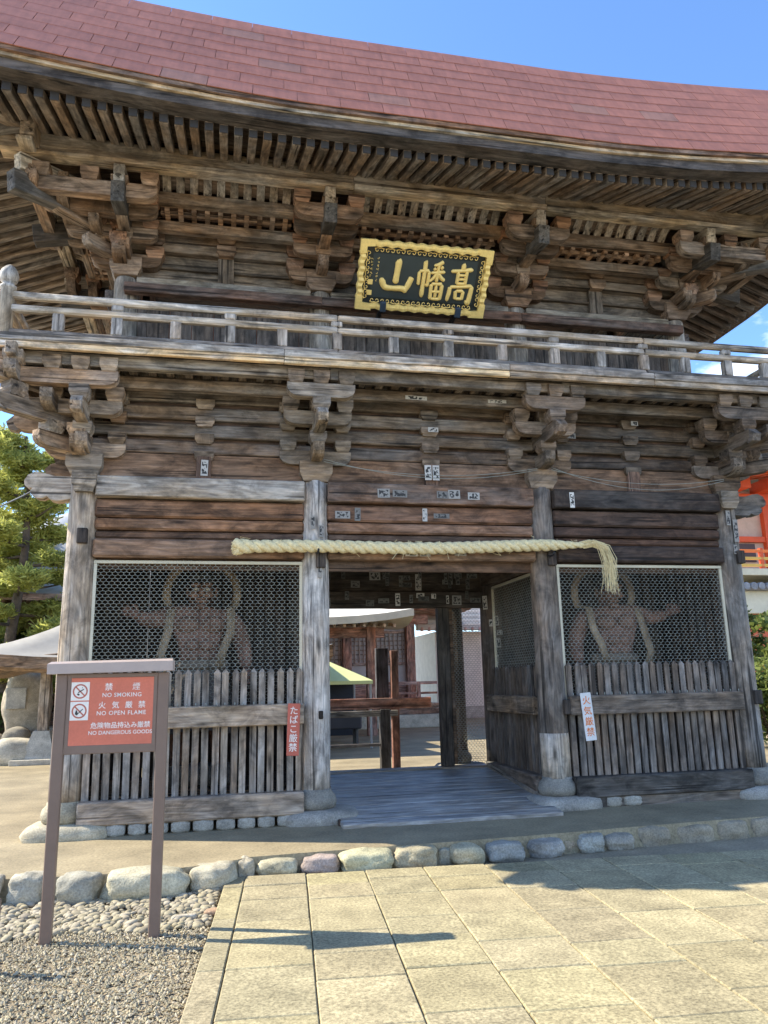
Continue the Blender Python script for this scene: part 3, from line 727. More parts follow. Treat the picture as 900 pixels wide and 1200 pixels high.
def rail(name, y, z0, z1, w_, c):
    for k, (a, b) in enumerate(((BX0 - (.16 if z0 > 5.4 else -.02), 1.24), (1.244, 5.13), (5.134, BX1 + .16))):
        boxat(name, gate, a, b, y - w_ / 2, y + w_ / 2, z0, z1, [t * (1.08, 1.0, .78)[k] for t in c], WOODW, .016)
    for x in (BX0 + .06, BX1 - .06): boxat(name, gate, x - w_ / 2, x + w_ / 2, y + .02, 13.8, z0 - .004, z1 - .004, [t * .9 for t in c], WOODW, .016, 'Y')
rail('ground_rail', RY, 5.288, 5.345, .1, (.19, .17, .155))
rail('middle_rail', RY, 5.55, 5.628, .085, (.40, .35, .28))
rail('top_rail', RY, 5.70, 5.782, .075, (.38, .33, .265))
def baluster(x, y, zt, w_=.115, c=(.33, .30, .27)):
    boxat('baluster', gate, x - w_ / 2, x + w_ / 2, y - .045, y + .045, 5.345, zt, c, WOODW, .008, 'Z', .2)
for x in (-1.19, .02, 1.23, 2.57, 3.92, 5.12, 6.3):
    baluster(x, RY, 5.548); boxat('baluster_cap', gate, x - .065, x + .065, RY - .04, RY + .04, 5.63, 5.698, (.27, .25, .23), WOODW, .012, 'Z')
for x in (-1.79, -.57, .6, 1.9, 3.24, 4.53, 5.7, 6.85): baluster(x, RY, 5.549)
for x in (BX0 + .06, BX1 - .06):
    for k in range(9): baluster(x, RY + .6 + k * .6, 5.545)
    pm = lathe('corner_post', [(5.29, .075), (5.8, .07), (5.81, .085), (5.84, .085), (5.85, .06), (5.88, .06), (5.9, .085), (5.96, .1), (6.02, .085), (6.07, .045), (6.1, .008)], 16, 0, WOODW, 'X', 1)
    link('corner_post', pm, gate, T(x, RY, 0) @ UPX, (.33, .30, .26))

# ------------------------------------------------------------------ upper storey
UX = [-1.26, 1.17, 3.88, 6.31]; UY0, UY1 = 9.27, 12.73
for y in (UY0, (UY0 + UY1) / 2, UY1):
    for i, x in enumerate(UX):
        if y == UY0 or i in (0, 3) or y == UY1:
            link('upper_column', column_mesh(5.26, 6.56, .15, i * 5 + y, True), gate, T(x, y, 0) @ UPX, (.25, .23, .20))
def upper_wall(A, B, f):
    A, B = Vector((*A, 0)), Vector((*B, 0)); d = (B - A).normalized(); nrm = Vector((d.y, -d.x, 0)); ln = (B - A).length
    def bm_(name, off, z0, z1, th, c, mat=WOODW, inset=.0):
        p, q = A + d * inset + nrm * off, B - d * inset + nrm * off
        return beam(name, gate, (p.x, p.y, (z0 + z1) / 2), (q.x, q.y, (z0 + z1) / 2), th, z1 - z0 - .004, [t * f for t in c], .01, mat)
    n_ = 9
    for k in range(n_):
        p, q = A + d * (ln * k / n_), A + d * (ln * (k + 1) / n_ - .006); m_ = (p + q) / 2
        beam('upper_board', gate, (m_.x, m_.y, 5.26), (m_.x, m_.y, 6.33), (q - p).length if abs(d.x) > .5 else .03, .03 if abs(d.x) > .5 else (q - p).length, [t * f for t in (.10, .085, .075)], .003)
    bm_('nageshi_beam', .19, 6.325, 6.455, .12, (.15, .095, .075))
    bm_('head_beam', .05, 6.47, 6.60, .13, (.24, .225, .19), inset=.13)
    bm_('upper_panel', -.02, 6.60, 7.0, .04, (.16, .14, .115), WOOD)
    bm_('panel_rail', .03, 6.77, 6.80, .05, (.11, .09, .07), WOOD, .1)
    bm_('upper_beam', .05, 6.975, 7.105, .12, (.20, .16, .12)); bm_('upper_beam', .05, 7.125, 7.26, .12, (.20, .15, .105)); 
    bm_('upper_beam', .02, 7.30, 7.46, .10, (.20, .15, .10)); bm_('upper_wall_panel', -.02, 7.46, 8.05, .04, (.12, .09, .07), WOOD)
    m_ = (A + B) / 2 + nrm * .03; beam('strut', gate, (m_.x, m_.y, 6.60), (m_.x, m_.y, 6.975), .2 if abs(d.x) > .5 else .07, .07 if abs(d.x) > .5 else .2, [t * f for t in (.15, .13, .11)])
    m_ = (A + B) / 2 + nrm * .10; ang = math.atan2(d.y, d.x)
    for zc in (7.03, 7.20): link('bearing_block', block_mesh(.24, .13, .14), gate, T(m_.x, m_.y, zc) @ RZ(ang), jit([t * f for t in (.24, .165, .11)]))
for k in range(3): upper_wall((UX[k], UY0), (UX[k + 1], UY0), (1.0, .95, .85)[k])
ym = (UY0 + UY1) / 2
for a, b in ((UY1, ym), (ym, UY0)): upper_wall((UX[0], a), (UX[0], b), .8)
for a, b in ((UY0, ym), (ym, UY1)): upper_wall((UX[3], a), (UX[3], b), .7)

U1, U2, U3 = .32, .64, .95
def upper_bracket(cx, cy, ang, col, ext=(0, 0), diag=False, par=None):
    B = T(cx, cy, 0) @ RZ(ang); k = 1.414 if diag else 1.0; e0, e1 = ext
    if par is None: par = link('bracket_set', block_mesh(.38, .22, .38), gate, B @ T(0, 0, 6.71), bcol(col))
    def out(v1, z0, z1, w_=.13): l = v1 + .15; ARM(par, B, 0, (v1 - .15) / 2, (z0 + z1) / 2, l, z1 - z0, w_, col, 'v')
    out((U1 + .12) * k, 6.78, 6.93); BLK(par, B, 0, U1 * k, 7.0, .19, .13, col)
    out((U2 + .12) * k, 7.02, 7.16); BLK(par, B, 0, U2 * k, 7.215, .19, .11, col)
    # sloping tail rafters with dark squared ends
    for (vv, zz, hh, ww, c) in ((U3 + .17, 7.09, .24, .15, (.085, .08, .075)), (U3 + .13, 7.355, .2, .125, (.34, .31, .26))):
        p0 = B @ Vector((0, .1, zz + .36 * (vv + .1) * .5)); p1 = B @ Vector((0, -vv * k, zz))
        o = beam('tail_rafter', par, p0, p1, ww, hh, c if not diag else [t * 1.3 for t in c], .006, WOODW)
    BLK(par, B, 0, U3 * k, 7.30, .19, .1, col)
    if diag: return par
    ARM(par, B, 0, .06, 6.80, .84, .17, .16, [t * .75 for t in col])
    for s in (-1, 1):
        for zc in (6.925, 7.115, 7.34): BLK(par, B, s * .34, .07, zc, .22, .145, [t * f for t, f in zip(col, (1.15, .95, .85))], .2)
    # step arms
    l = .76 + e0 + e1; ARM(par, B, (e1 - e0) / 2, U1, 7.03, l, .15, .12, col)
    for s in (-1, 1): BLK(par, B, s * .3, U1, 7.16, .19, .1, [t * f for t, f in zip(col, (1.2, .95, .8))])
    l = .80 + 1.7 * (e0 + e1); ARM(par, B, (e1 - e0) * .85, U2, 7.155, l, .175, .12, [t * .8 for t in col])
    for s in (-1, 1): BLK(par, B, s * .31, U2, 7.29, .2, .115, [t * f for t, f in zip(col, (1.2, .95, .8))])
    l = .84 + 2.2 * (e0 + e1); ARM(par, B, (e1 - e0) * 1.1, U3 - .02, 7.2, l, .18, .12, [t * .95 for t in col])
    for s in (-1, 1): BLK(par, B, s * .33, U3 - .02, 7.355, .2, .15, [t * f for t, f in zip(col, (1.1, .95, .85))])
    if e0 > 0: BLK(par, B, -.86, U3 - .02, 7.355, .2, .15, col)
    if e1 > 0: BLK(par, B, .86, U3 - .02, 7.355, .2, .15, col)
    return par
uc = [(.24, .19, .145), (.23, .165, .115), (.215, .16, .115), (.20, .16, .125)]
for i, x in enumerate(UX):
    p = upper_bracket(x, UY0, 0, uc[i], (.3 if i == 0 else 0, .3 if i == 3 else 0))
    if i in (0, 3):
        s = -1 if i == 0 else 1
        upper_bracket(x, UY0, s * math.pi / 2, uc[i], (0, .3) if i == 0 else (.3, 0), par=p)
        upper_bracket(x, UY0, s * math.pi / 4, uc[i], diag=True, par=p)
for s, x in ((-1, UX[0]), (1, UX[3])): upper_bracket(x, ym, s * math.pi / 2, (.19, .15, .115))
# stepped beams, lattice ceilings, curved ribs and the eaves purlin, all round the front and sides
def ring_beam(name, d, z0, z1, th, c, mat=WOODW, over=.25):
    y = UY0 - d; xa, xb = UX[0] - d, UX[3] + d
    cuts = [xa - over, UX[1] + .3, UX[2] + .1, xb + over]
    for k in range(3): boxat(name, gate, cuts[k], cuts[k + 1] - .002, y - th / 2, y + th / 2, z0, z1, [t * (1.0, .97, .9)[k] for t in c], mat, .008)
    for x in (xa, xb): boxat(name, gate, x - th / 2, x + th / 2, y - over, UY1 + d, z0 + .003, z1 - .003, c, mat, .008, 'Y')
ring_beam('step_beam', U1, 7.12, 7.25, .11, (.22, .16, .11))
ring_beam('step_beam', U2, 7.285, 7.43, .11, (.26, .185, .12))
ring_beam('eaves_purlin', U3, 7.56, 7.79, .15, (.29, .235, .165), over=.35)
ring_beam('purlin_batten', U3 + .03, 7.50, 7.558, .17, (.42, .35, .25), over=.3)  # lighter tone paints in the lit strip below the purlin
def rib_mesh():
    if 'rib' in CACHE: return CACHE['rib']
    P = []; Q = []
    for k in range(7):
        t = k / 6; y = U2 + (U3 - U2 - .08) * t; z = 7.40 + .15 * math.sin(t * math.pi / 2) ; P.append((y, z)); Q.append((y, z + .05))
    CACHE['rib'] = extrude(('curved_rib',), P + Q[::-1], .095, WOODW); return CACHE['rib']
def soffits(B, u0, u1, cells):
    """between two brackets, local u along the wall, -y outward"""
    up = [t for t in (.235, .16, .10)]
    c0 = B @ Vector(((u0 + u1) / 2, -(U1 + U2) / 2, 7.33)); ang = math.atan2(B[1][0], B[0][0]); Rm = RZ(ang)
    link('soffit_board', cbox(u1 - u0, U2 - U1, .03, .003, WOOD), gate, Matrix.Translation(c0) @ Rm, jit(C_BROWN))
    nb = max(2, int(round((u1 - u0) / .155)))
    lat = link('lattice_bar', cbox(u1 - u0, .045, .045, .004, WOOD), gate, B @ T((u0 + u1) / 2, -(U1 + .17), 7.275), jit((.27, .18, .115)))
    for k in range(nb):
        u = u0 + (k + .5) * (u1 - u0) / nb
        link('lattice_bar', cbox(.06, U2 - U1 - .1, .05, .004, WOOD), lat, B @ T(u, -(U1 + U2) / 2, 7.272), jit((.29, .19, .12), .15))
    rb = link('rib_backing', cbox(u1 - u0, .33, .02, .003, WOOD), gate, B @ T((u0 + u1) / 2, -(U2 + U3) / 2, 7.56) @ Matrix.Rotation(-.32, 4, 'X'), jit((.14, .105, .08)))
    for k in range(nb):
        u = u0 + (k + .5) * (u1 - u0) / nb
        link('curved_rib', rib_mesh(), rb, B @ T(u, 0, 0) @ RZ(-math.pi / 2), jit((.27, .235, .19), .15))
for (xa, xb, ya, yb) in ((UX[0] - U3, UX[3] + U3, UY0 - U3 + .06, UY0), (UX[0] - U3 + .06, UX[0], UY0 + .002, UY1), (UX[3], UX[3] + U3 - .06, UY0 + .002, UY1)):
    boxat('soffit_board', gate, xa, xb, ya, yb, 7.70, 7.73, (.12, .085, .06), WOOD, .003)
for k in range(3): soffits(T(0, UY0, 0), UX[k] + .42, UX[k + 1] - .42, 10)
for s, x in ((-1, UX[0]), (1, UX[3])):
    B = T(x, ym, 0) @ RZ(s * math.pi / 2)
    for a, b in ((-1.35, -.42), (.42, 1.35)): soffits(B, a, b, 6)

# ------------------------------------------------------------------ the roof
EX0, EX1, EY0, EY1 = -3.53, 8.58, 7.0, 15.0; EXC, EYC = (EX0 + EX1) / 2, 11.0
def lift(t_from_mid): return .036 * max(0.0, abs(t_from_mid) - 1.5) ** 1.6
def lift_front(x): return lift(x - EXC)
def lift_side(y): return .05 * max(0.0, abs(y - EYC) - .6) ** 1.55 * 1.05
CORN = lift(EX1 - EXC)
def lift_s(y): return CORN * (max(0.0, abs(y - EYC) - .5) / 3.5) ** 1.7
ANG = math.radians(64); LS = 1.82
def prof(s):
    """distance along the slope -> (inward, up)"""
    if s <= LS: return s * math.cos(ANG), s * math.sin(ANG)
    a, b = LS * math.cos(ANG), LS * math.sin(ANG); t = s - LS; an = math.radians(33)
    return a + t * math.cos(an), b + t * math.sin(an)
ZE = 7.575
def copper_mat():
    m, n, l, b = newmat('red_copper_shingle'); oi = n.new('ShaderNodeObjectInfo')
    t = N(n, 'ShaderNodeTexNoise', Scale=1.0, Detail=6, Roughness=.65); l(coords(n, l, (3, 7, 7)), t.inputs['Vector'])
    t2 = N(n, 'ShaderNodeTexNoise', Scale=1.0, Detail=4, Roughness=.6); l(coords(n, l, (14, 3, 3)), t2.inputs['Vector'])
    ad = N(n, 'ShaderNodeMath', operation='ADD'); l(t.outputs['Fac'], ad.inputs[0]); l(t2.outputs['Fac'], ad.inputs[1])
    r = N(n, 'ShaderNodeMapRange'); r.inputs['From Min'].default_value = .7; r.inputs['From Max'].default_value = 1.3; r.inputs['To Min'].default_value = .8; r.inputs['To Max'].default_value = 1.2; l(ad.outputs[0], r.inputs['Value'])
    v = N(n, 'ShaderNodeVectorMath', operation='SCALE'); l(oi.outputs['Color'], v.inputs[0]); l(r.outputs[0], v.inputs['Scale']); l(v.outputs[0], b.inputs['Base Color'])
    b.inputs['Roughness'].default_value = .55; b.inputs['Specular IOR Level'].default_value = .35
    bp = N(n, 'ShaderNodeBump', Strength=.15, Distance=.004); l(t.outputs['Fac'], bp.inputs['Height']); l(bp.outputs[0], b.inputs['Normal'])
    return m
COPPER = copper_mat(); C_COP = (.42, .165, .105)
# under-sheet of the whole hipped roof
ss = [0, .4, .9, 1.4, 1.82, 2.4, 3.2, 4.2, 5.2, 6.2]
rings = []
for s in ss:
    d, h = prof(s); d = min(d, 3.97); k = max(0, 1 - s / 4.0); ring = []
    xa, xb, ya, yb = EX0 + d, EX1 - d, EY0 + d, EY1 - d
    nx, ny = 28, 16
    for i in range(nx): t = i / nx; x = xa + (xb - xa) * t; ring.append((x, ya, ZE + h + k * lift_front(EXC + (x - EXC) * (EX1 - EXC) / ((xb - xa) / 2))))
    for i in range(ny): t = i / ny; y = ya + (yb - ya) * t; ring.append((xb, y, ZE + h + k * lift_s(EYC + (y - EYC) * 4.0 / ((yb - ya) / 2))))
    for i in range(nx): t = i / nx; x = xb - (xb - xa) * t; ring.append((x, yb, ZE + h + k * lift_front(EXC + (x - EXC) * (EX1 - EXC) / ((xb - xa) / 2))))
    for i in range(ny): t = i / ny; y = yb - (yb - ya) * t; ring.append((xa, y, ZE + h + k * lift_s(EYC + (y - EYC) * 4.0 / ((yb - ya) / 2))))
    rings.append(ring)
m_ = len(rings[0]); V = [p for r_ in rings for p in r_]; F = []
for a in range(len(rings) - 1):
    for i in range(m_): F.append([a * m_ + i, a * m_ + (i + 1) % m_, (a + 1) * m_ + (i + 1) % m_, (a + 1) * m_ + i])
F.append([(len(rings) - 1) * m_ + i for i in range(m_)])
# seat the under-sheet a little inside the shingles
V = [(x + (EXC - x) * .006, y + (EYC - y) * .01, z - .01) for x, y, z in V]
roof = link('roof', fin(('roof',), V, F, False, COPPER), gate, None, C_COP)
# the shingles of the front slope, each a lapped plate
rowsN = 8; ex = LS / rowsN; wS = .465
random.seed(41)
def shingle_mesh(w_):
    key = ('shingle', round(w_, 3))
    if key in CACHE: return CACHE[key]
    a = w_ / 2 - .003; hgt = ex + .035; t0 = .0065
    # local: X across, Z up the slope, -Y outward; thick rolled lower edge
    V = [(-a, -t0, 0), (a, -t0, 0), (a, -t0, .02), (-a, -t0, .02), (-a, -.001, hgt), (a, -.001, hgt), (-a, .004, 0), (a, .004, 0), (-a, .006, hgt), (a, .006, hgt)]
    F = [[0, 1, 2, 3], [3, 2, 5, 4], [0, 6, 7, 1], [4, 5, 9, 8], [0, 3, 4, 8, 6], [1, 7, 9, 5, 2]]
    CACHE[key] = fin(key, V, F, False, COPPER); return CACHE[key]
for r_ in range(rowsN):
    s = r_ * ex; d, h = prof(s); k = max(0, 1 - s / 4.0)
    xa, xb = EX0 + d, EX1 - d; x = xa - (0 if r_ % 2 == 0 else wS / 2)
    while x < xb - .05:
        a, b = max(x, xa), min(x + wS, xb)
        if b - a > .08:
            xc = (a + b) / 2
            def zz(q): return ZE + h + k * lift_front(EXC + (q - EXC) * (EX1 - EXC) / ((xb - xa) / 2))
            tilt = math.atan2(zz(b) - zz(a), b - a)
            M = T(xc, EY0 + d, zz(xc)) @ Matrix.Rotation(-tilt, 4, 'Y') @ Matrix.Rotation(-(math.pi / 2 - ANG), 4, 'X')
            cc = jit(C_COP, .06)
            if random.random() < .06: cc = [t * q for t, q in zip(cc, (.9, 1.1, 1.15))]
            link('shingle', shingle_mesh(b - a), roof, M, cc)
        x += wS
# ridge cap
boxat('ridge', roof, EXC - 2.4, EXC + 2.4, EYC - .25, EYC + .25, ZE + prof(6.2)[1] - .1, ZE + prof(6.2)[1] + .22, (.30, .13, .1), COPPER, .05)

# layered eaves edge, rafters and soffit: built in strips that follow the upturned line
def strip(name, side, off, th, z0, z1, c, mat, seg):
    """side: F, L or R; off = inward distance of the outer face"""
    pts = []
    n_ = 26 if side == 'F' else 16
    g_ = MB()
    for i in range(n_ + 1):
        t = i / n_
        if side == 'F': x = EX0 + off + (EX1 - EX0 - 2 * off) * t; y = EY0 + off; lf = lift_front(x); o_, i_ = (x, y), (x, y + th)
        else:
            y = EY0 + off + (EY1 - EY0 - 2 * off) * t; lf = lift_s(y)
            x = EX0 + off if side == 'L' else EX1 - off; o_, i_ = (x, y), (x + (th if side == 'L' else -th), y)
        pts += [(o_[0], o_[1], z0 + lf), (o_[0], o_[1], z1 + lf), (i_[0], i_[1], z1 + lf), (i_[0], i_[1], z0 + lf)]
    F = [[0, 1, 2, 3], [n_ * 4 + q for q in range(4)]]
    for i in range(n_):
        for q in range(4): F.append([i * 4 + q, i * 4 + (q + 1) % 4, i * 4 + 4 + (q + 1) % 4, i * 4 + 4 + q])
    link(name, fin((name,), pts, F, False, mat), roof, None, c)
for sd in 'FLR':
    strip('eaves_board', sd, .012, .10, 7.525, 7.574, (.20, .125, .085), WOOD, 0)
    strip('eaves_batten', sd, .05, .07 if sd == 'F' else .16, 7.485, 7.524, (.45, .38, .27), WOODW, 0)
    strip('eaves_beam', sd, .085 if sd == 'F' else .17, .2, 7.375, 7.484, (.085, .075, .07), WOOD, 0)
def rafter(p_in, p_out, c):
    beam('rafter', roof, p_in, p_out, .09, .105, c, .006, WOODW, vary=.2)
RE = .30                                             # rafter ends stand this far inside the eaves line
SL = .42
random.seed(43)
n = 77
for k in range(n):
    x = EX0 + .2 + (EX1 - EX0 - .4) * k / (n - 1); lf = lift_front(x)
    yin = 8.62
    if x < UX[0]: yin = min(yin, UY0 + (x - UX[0]))
    if x > UX[3]: yin = min(yin, UY0 - (x - UX[3]))
    if yin < EY0 + RE + .1: continue
    zi = 7.335 + (yin - EY0 - RE) * SL; k2 = lf * max(.0, 1 - (yin - 7.3) / 1.8)
    rafter((x, yin, zi + k2), (x, EY0 + RE, 7.335 + lf), (.21, .165, .125))
    link('rafter_end', cbox(.012, .086, .1, .003, PAINT), roof, T(x, EY0 + RE - .008, 7.333 + lf) @ RZ(math.pi / 2), (.055, .055, .06))
ns = 39
for k in range(ns):
    y = EY0 + .2 + (EY1 - EY0 - .4) * k / (ns - 1); lf = lift_s(y); din = 1.62
    q = min(y - EY0, EY1 - y)
    if q < 2.27: din = min(din, q - .02)
    if din < .25: continue
    if din < RE + .15: continue
    zi = 7.335 + (din - RE) * SL; k2 = lf * max(0, 1 - (din - RE) / 1.8)
    rafter((EX0 + din, y, zi + k2), (EX0 + RE, y, 7.335 + lf), (.22, .185, .15)); rafter((EX1 - din, y, zi + k2), (EX1 - RE, y, 7.335 + lf), (.15, .12, .10))
# hip rafters
for sx, xu, xe in ((-1, UX[0], EX0), (1, UX[3], EX1)):
    beam('hip_rafter', roof, (xu, UY0, 8.08), (xe - sx * .2, EY0 + .2, 7.31 + CORN), .15, .24, (.20, .17, .14), .01, WOODW)
# soffit boarding above the rafters
g_ = MB(); n_ = 26
def soff(side):
    pts = []
    for i in range(n_ + 1):
        t = i / n_
        if side == 'F': x = EX0 + .1 + (EX1 - EX0 - .2) * t; a = (x, EY0 + .1); lf = lift_front(x); xi = min(max(x, UX[0]), UX[3]); b = (xi, UY0)
        else:
            y = EY0 + .1 + (EY1 - EY0 - .2) * t; lf = lift_s(y); a = (EX0 + .1 if side == 'L' else EX1 - .1, y); b = (UX[0] if side == 'L' else UX[3], min(max(y, UY0), UY1))
        pts += [(a[0], a[1], 7.387 + lf), (b[0], b[1], 7.387 + 1.9 * SL)]
    return pts, [[2 * i, 2 * i + 1, 2 * i + 3, 2 * i + 2] for i in range(n_)]
for sd in 'FLR':
    V, F = soff(sd); link('soffit_sheathing', fin(('soffit_sheathing',), V, F, False, WOOD), roof, None, (.13, .095, .068))
# attic closing boards so no daylight leaks over the walls
boxat('attic_floor', gate, UX[0], UX[3], UY0, UY1, 8.0, 8.04, C_DARK)

# ================================================================== THINGS ON AND IN THE GATE
# ---- votive slips pasted on the timbers
def slip_mat():
    m, n, l, b = newmat('printed_paper'); oi = n.new('ShaderNodeObjectInfo')
    v = N(n, 'ShaderNodeTexVoronoi', Scale=1.0); v.feature = 'DISTANCE_TO_EDGE'; l(coords(n, l, (34, 34, 34)), v.inputs['Vector'])
    t = N(n, 'ShaderNodeTexNoise', Scale=1.0, Detail=3); l(coords(n, l, (30, 30, 30)), t.inputs['Vector'])
    r = N(n, 'ShaderNodeMapRange'); r.inputs['From Min'].default_value = .47; r.inputs['From Max'].default_value = .53; l(t.outputs['Fac'], r.inputs['Value'])
    tcx = n.new('ShaderNodeTexCoord'); sp = n.new('ShaderNodeSeparateXYZ'); l(tcx.outputs['Generated'], sp.inputs[0])
    def band(o):
        a = N(n, 'ShaderNodeMath', operation='SUBTRACT'); l(o, a.inputs[0]); a.inputs[1].default_value = .5
        c = N(n, 'ShaderNodeMath', operation='ABSOLUTE'); l(a.outputs[0], c.inputs[0]); d = N(n, 'ShaderNodeMath', operation='LESS_THAN'); l(c.outputs[0], d.inputs[0]); d.inputs[1].default_value = .38; return d.outputs[0]
    q = N(n, 'ShaderNodeMath', operation='MULTIPLY'); l(band(sp.outputs['X']), q.inputs[0]); l(band(sp.outputs['Z']), q.inputs[1])
    q2 = N(n, 'ShaderNodeMath', operation='MULTIPLY'); l(q.outputs[0], q2.inputs[0]); l(r.outputs[0], q2.inputs[1])
    mx_ = N(n, 'ShaderNodeMix', data_type='RGBA'); l(q2.outputs[0], mx_.inputs['Factor']); l(oi.outputs['Color'], mx_.inputs['A']); mx_.inputs['B'].default_value = (.04, .04, .04, 1)
    l(mx_.outputs['Result'], b.inputs['Base Color']); b.inputs['Roughness'].default_value = .8
    return m
SLIP = slip_mat()
def slip(x, y, z, w_, h, c, par=None, rz=0):
    g_ = MB(); g_.box(-w_ / 2, w_ / 2, -.0015, .0015, -h / 2, h / 2)
    link('votive_slip', g_.mesh('votive_slip', SLIP), par or gate, T(x, y, z) @ RZ(rz) @ Matrix.Rotation(random.uniform(-.03, .03), 4, 'Y'), c)
random.seed(51)
for (x, z, w_, h, y, c) in [(2.44, 4.105, .085, .19, 8.838, .6), (2.54, 4.105, .085, .19, 8.838, .55), (1.87, 3.82, .15, .11, 8.804, .3), (2.07, 3.82, .18, .09, 8.804, .22), (2.75, 3.83, .15, .11, 8.804, .35), (3.0, 3.815, .15, .09, 8.804, .42), (2.6, 3.82, .14, .09, 8.804, .2),
                            (1.38, 3.56, .18, .09, 8.874, .3), (1.56, 3.57, .07, .16, 8.874, .2), (2.39, 3.58, .06, .16, 8.874, .5), (2.6, 3.57, .2, .06, 8.874, .18), (2.2, 3.1, .15, .07, 8.844, .7), (2.37, 3.1, .13, .07, 8.844, .5), (2.52, 3.12, .08, .06, 8.844, .3), (2.81, 3.1, .15, .045, 8.844, .35),
                            (4.3, 3.80, .062, .2, 8.804, .7), (-.235, 4.08, .08, .19, 8.868, .5), (2.26, 4.98, .27, .05, 8.610, .55), (3.3, 4.99, .24, .045, 8.610, .6), (2.52, 4.655, .13, .06, 8.822, .5), (5.28, 4.87, .1, .06, 8.822, .4), (4.36, 4.66, .14, .07, 8.83, .25)]:
    slip(x, y, z, w_, h, (c, c * .97, c * .9))
for (x, z, w_, h, c) in [(2.17, 3.12, .16, .12, .35), (2.82, 3.03, .09, .24, .5), (2.49, 2.77, .07, .18, .6), (2.83, 2.83, .12, .07, .6), (3.03, 2.82, .07, .07, .7), (1.88, 3.0, .13, .1, .2), (3.24, 2.77, .04, .12, .6), (3.38, 2.76, .14, .14, .3), (3.5, 3.25, .1, .14, .3)]:
    slip(x, 10.977 if z > 2.89 else 10.917, z, w_, h, (c, c * .97, c * .9))
for k in range(34):
    x = random.uniform(1.3, 3.7); top_ = random.random() < .6; z = random.uniform(2.98, 3.3) if top_ else random.uniform(2.72, 2.84)
    w_, h = random.choice([(.06, .16), (.12, .09), (.05, .13), (.16, .07)]); c = random.uniform(.07, .2)
    slip(x, (10.9762 if top_ else 10.9162) - k * .0004 + .0, z, w_, min(h, .12 if not top_ else h), (c, c, c * .9))
for (x, z, w_, h) in [(3.80, 2.72, .07, .2), (3.93, 2.45, .09, .14), (3.99, 2.28, .1, .07), (3.96, 2.13, .07, .13), (3.92, 1.9, .05, .12), (3.86, 2.42, .05, .1)]:
    slip(x, 10.822 + abs(x - 3.93) ** 2 * 3.3, z, w_, h, (.5, .46, .4), rz=(x - 3.93) * 5)
for (x, z, w_, h, y) in [(6.60, 3.45, .07, .3, 8.823), (6.51, 3.62, .06, .2, 8.827), (6.56, 3.2, .05, .12, 8.82), (1.02, 3.45, .05, .16, 8.822), (1.12, 3.35, .06, .14, 8.825), (1.10, 2.9, .05, .2, 8.822)]:
    slip(x, y, z, w_, h, (.3, .28, .25))
# thin wires strung under the brackets
for (xa, xb, za, zb, sag) in ((1.14, 3.83, 4.2, 4.16, .17), (1.14, 3.83, 4.17, 4.18, .13), (4.02, 6.45, 4.2, 4.1, .2), (4.02, 6.45, 4.17, 4.12, .12)):
    pts = [(xa + (xb - xa) * t, 8.74, za + (zb - za) * t - sag * 4 * t * (1 - t)) for t in [k / 16 for k in range(17)]]
    link('strung_wire', tube('strung_wire', pts, .004, 5, WIRE), gate)

# ---- the gilded name plaque, leaning out from the upper storey
PW, PH = 1.68, .84
PM = T(2.383, 8.525, 6.535) @ Matrix.Rotation(math.radians(41), 4, 'X')
plaque = link('name_plaque', None, None, PM); tag(plaque, 'black plaque with large gilt characters in a scalloped gold frame above the balcony', 'plaque')
link('back_board', cbox(PW - .06, .05, PH - .06, .006, LACQ), plaque, PM @ T(0, .015, 0))
link('inner_panel', cbox(PW - .34, .012, PH - .30, .004, plain('blue_black_panel', (.03, .045, .05), .35, .2, 3)), plaque, PM @ T(0, -.014, 0))
def scallop(length, w_, n_, dep):
    """gold moulding along local X with scalloped edges and flutes"""
    g_ = MB(); m_ = n_ * 8; V = []
    for i in range(m_ + 1):
        x = -length / 2 + length * i / m_; ph = (i / 8) * 2 * math.pi
        o_ = w_ / 2 + .008 * math.cos(ph); b_ = -w_ / 2 + .010 * math.cos(ph + .3); f_ = dep + .006 * math.cos(ph * 2)
        V += [(x, 0, o_), (x, -f_, o_ - .012), (x, -f_ - .006, 0), (x, -f_, b_ + .012), (x, 0, b_)]
    F = []
    for i in range(m_):
        for q in range(4): F.append([i * 5 + q, i * 5 + q + 1, i * 5 + 6 + q, i * 5 + 5 + q])
    F += [[0, 1, 2, 3, 4], [m_ * 5 + q for q in range(5)]]
    g_.add(V, F); return g_.mesh('frame_moulding', GOLD)
fw = .082; CL = .2
for sz in (1, -1): link('frame_moulding', scallop(PW - 2 * CL + .06, fw, 9, .05), plaque, PM @ T(0, -.01, sz * (PH / 2 - fw / 2)) @ (Matrix.Identity(4) if sz > 0 else Matrix.Rotation(math.pi, 4, 'Y')))
for sx in (1, -1): link('frame_moulding', scallop(PH - 2 * CL + .12, fw, 4, .05), plaque, PM @ T(sx * (PW / 2 - fw / 2), -.01, 0) @ Matrix.Rotation(sx * math.pi / 2, 4, 'Y'))
for sx in (1, -1):
    for sz in (1, -1):
        a = CL; P = [(0, 0), (a, .005), (a - .02, -fw + .01), (fw, -fw), (fw, -a * .8), (0.0, -a * .85)]
        P = [(sx * (x - PW / 2) * -1 * -1 if False else sx * (PW / 2 - x), sz * (PH / 2 + z)) for x, z in P]
        link('frame_corner', extrude(('frame_corner', sx, sz), P, .065, GOLD), plaque, PM @ T(0, -.034, 0))
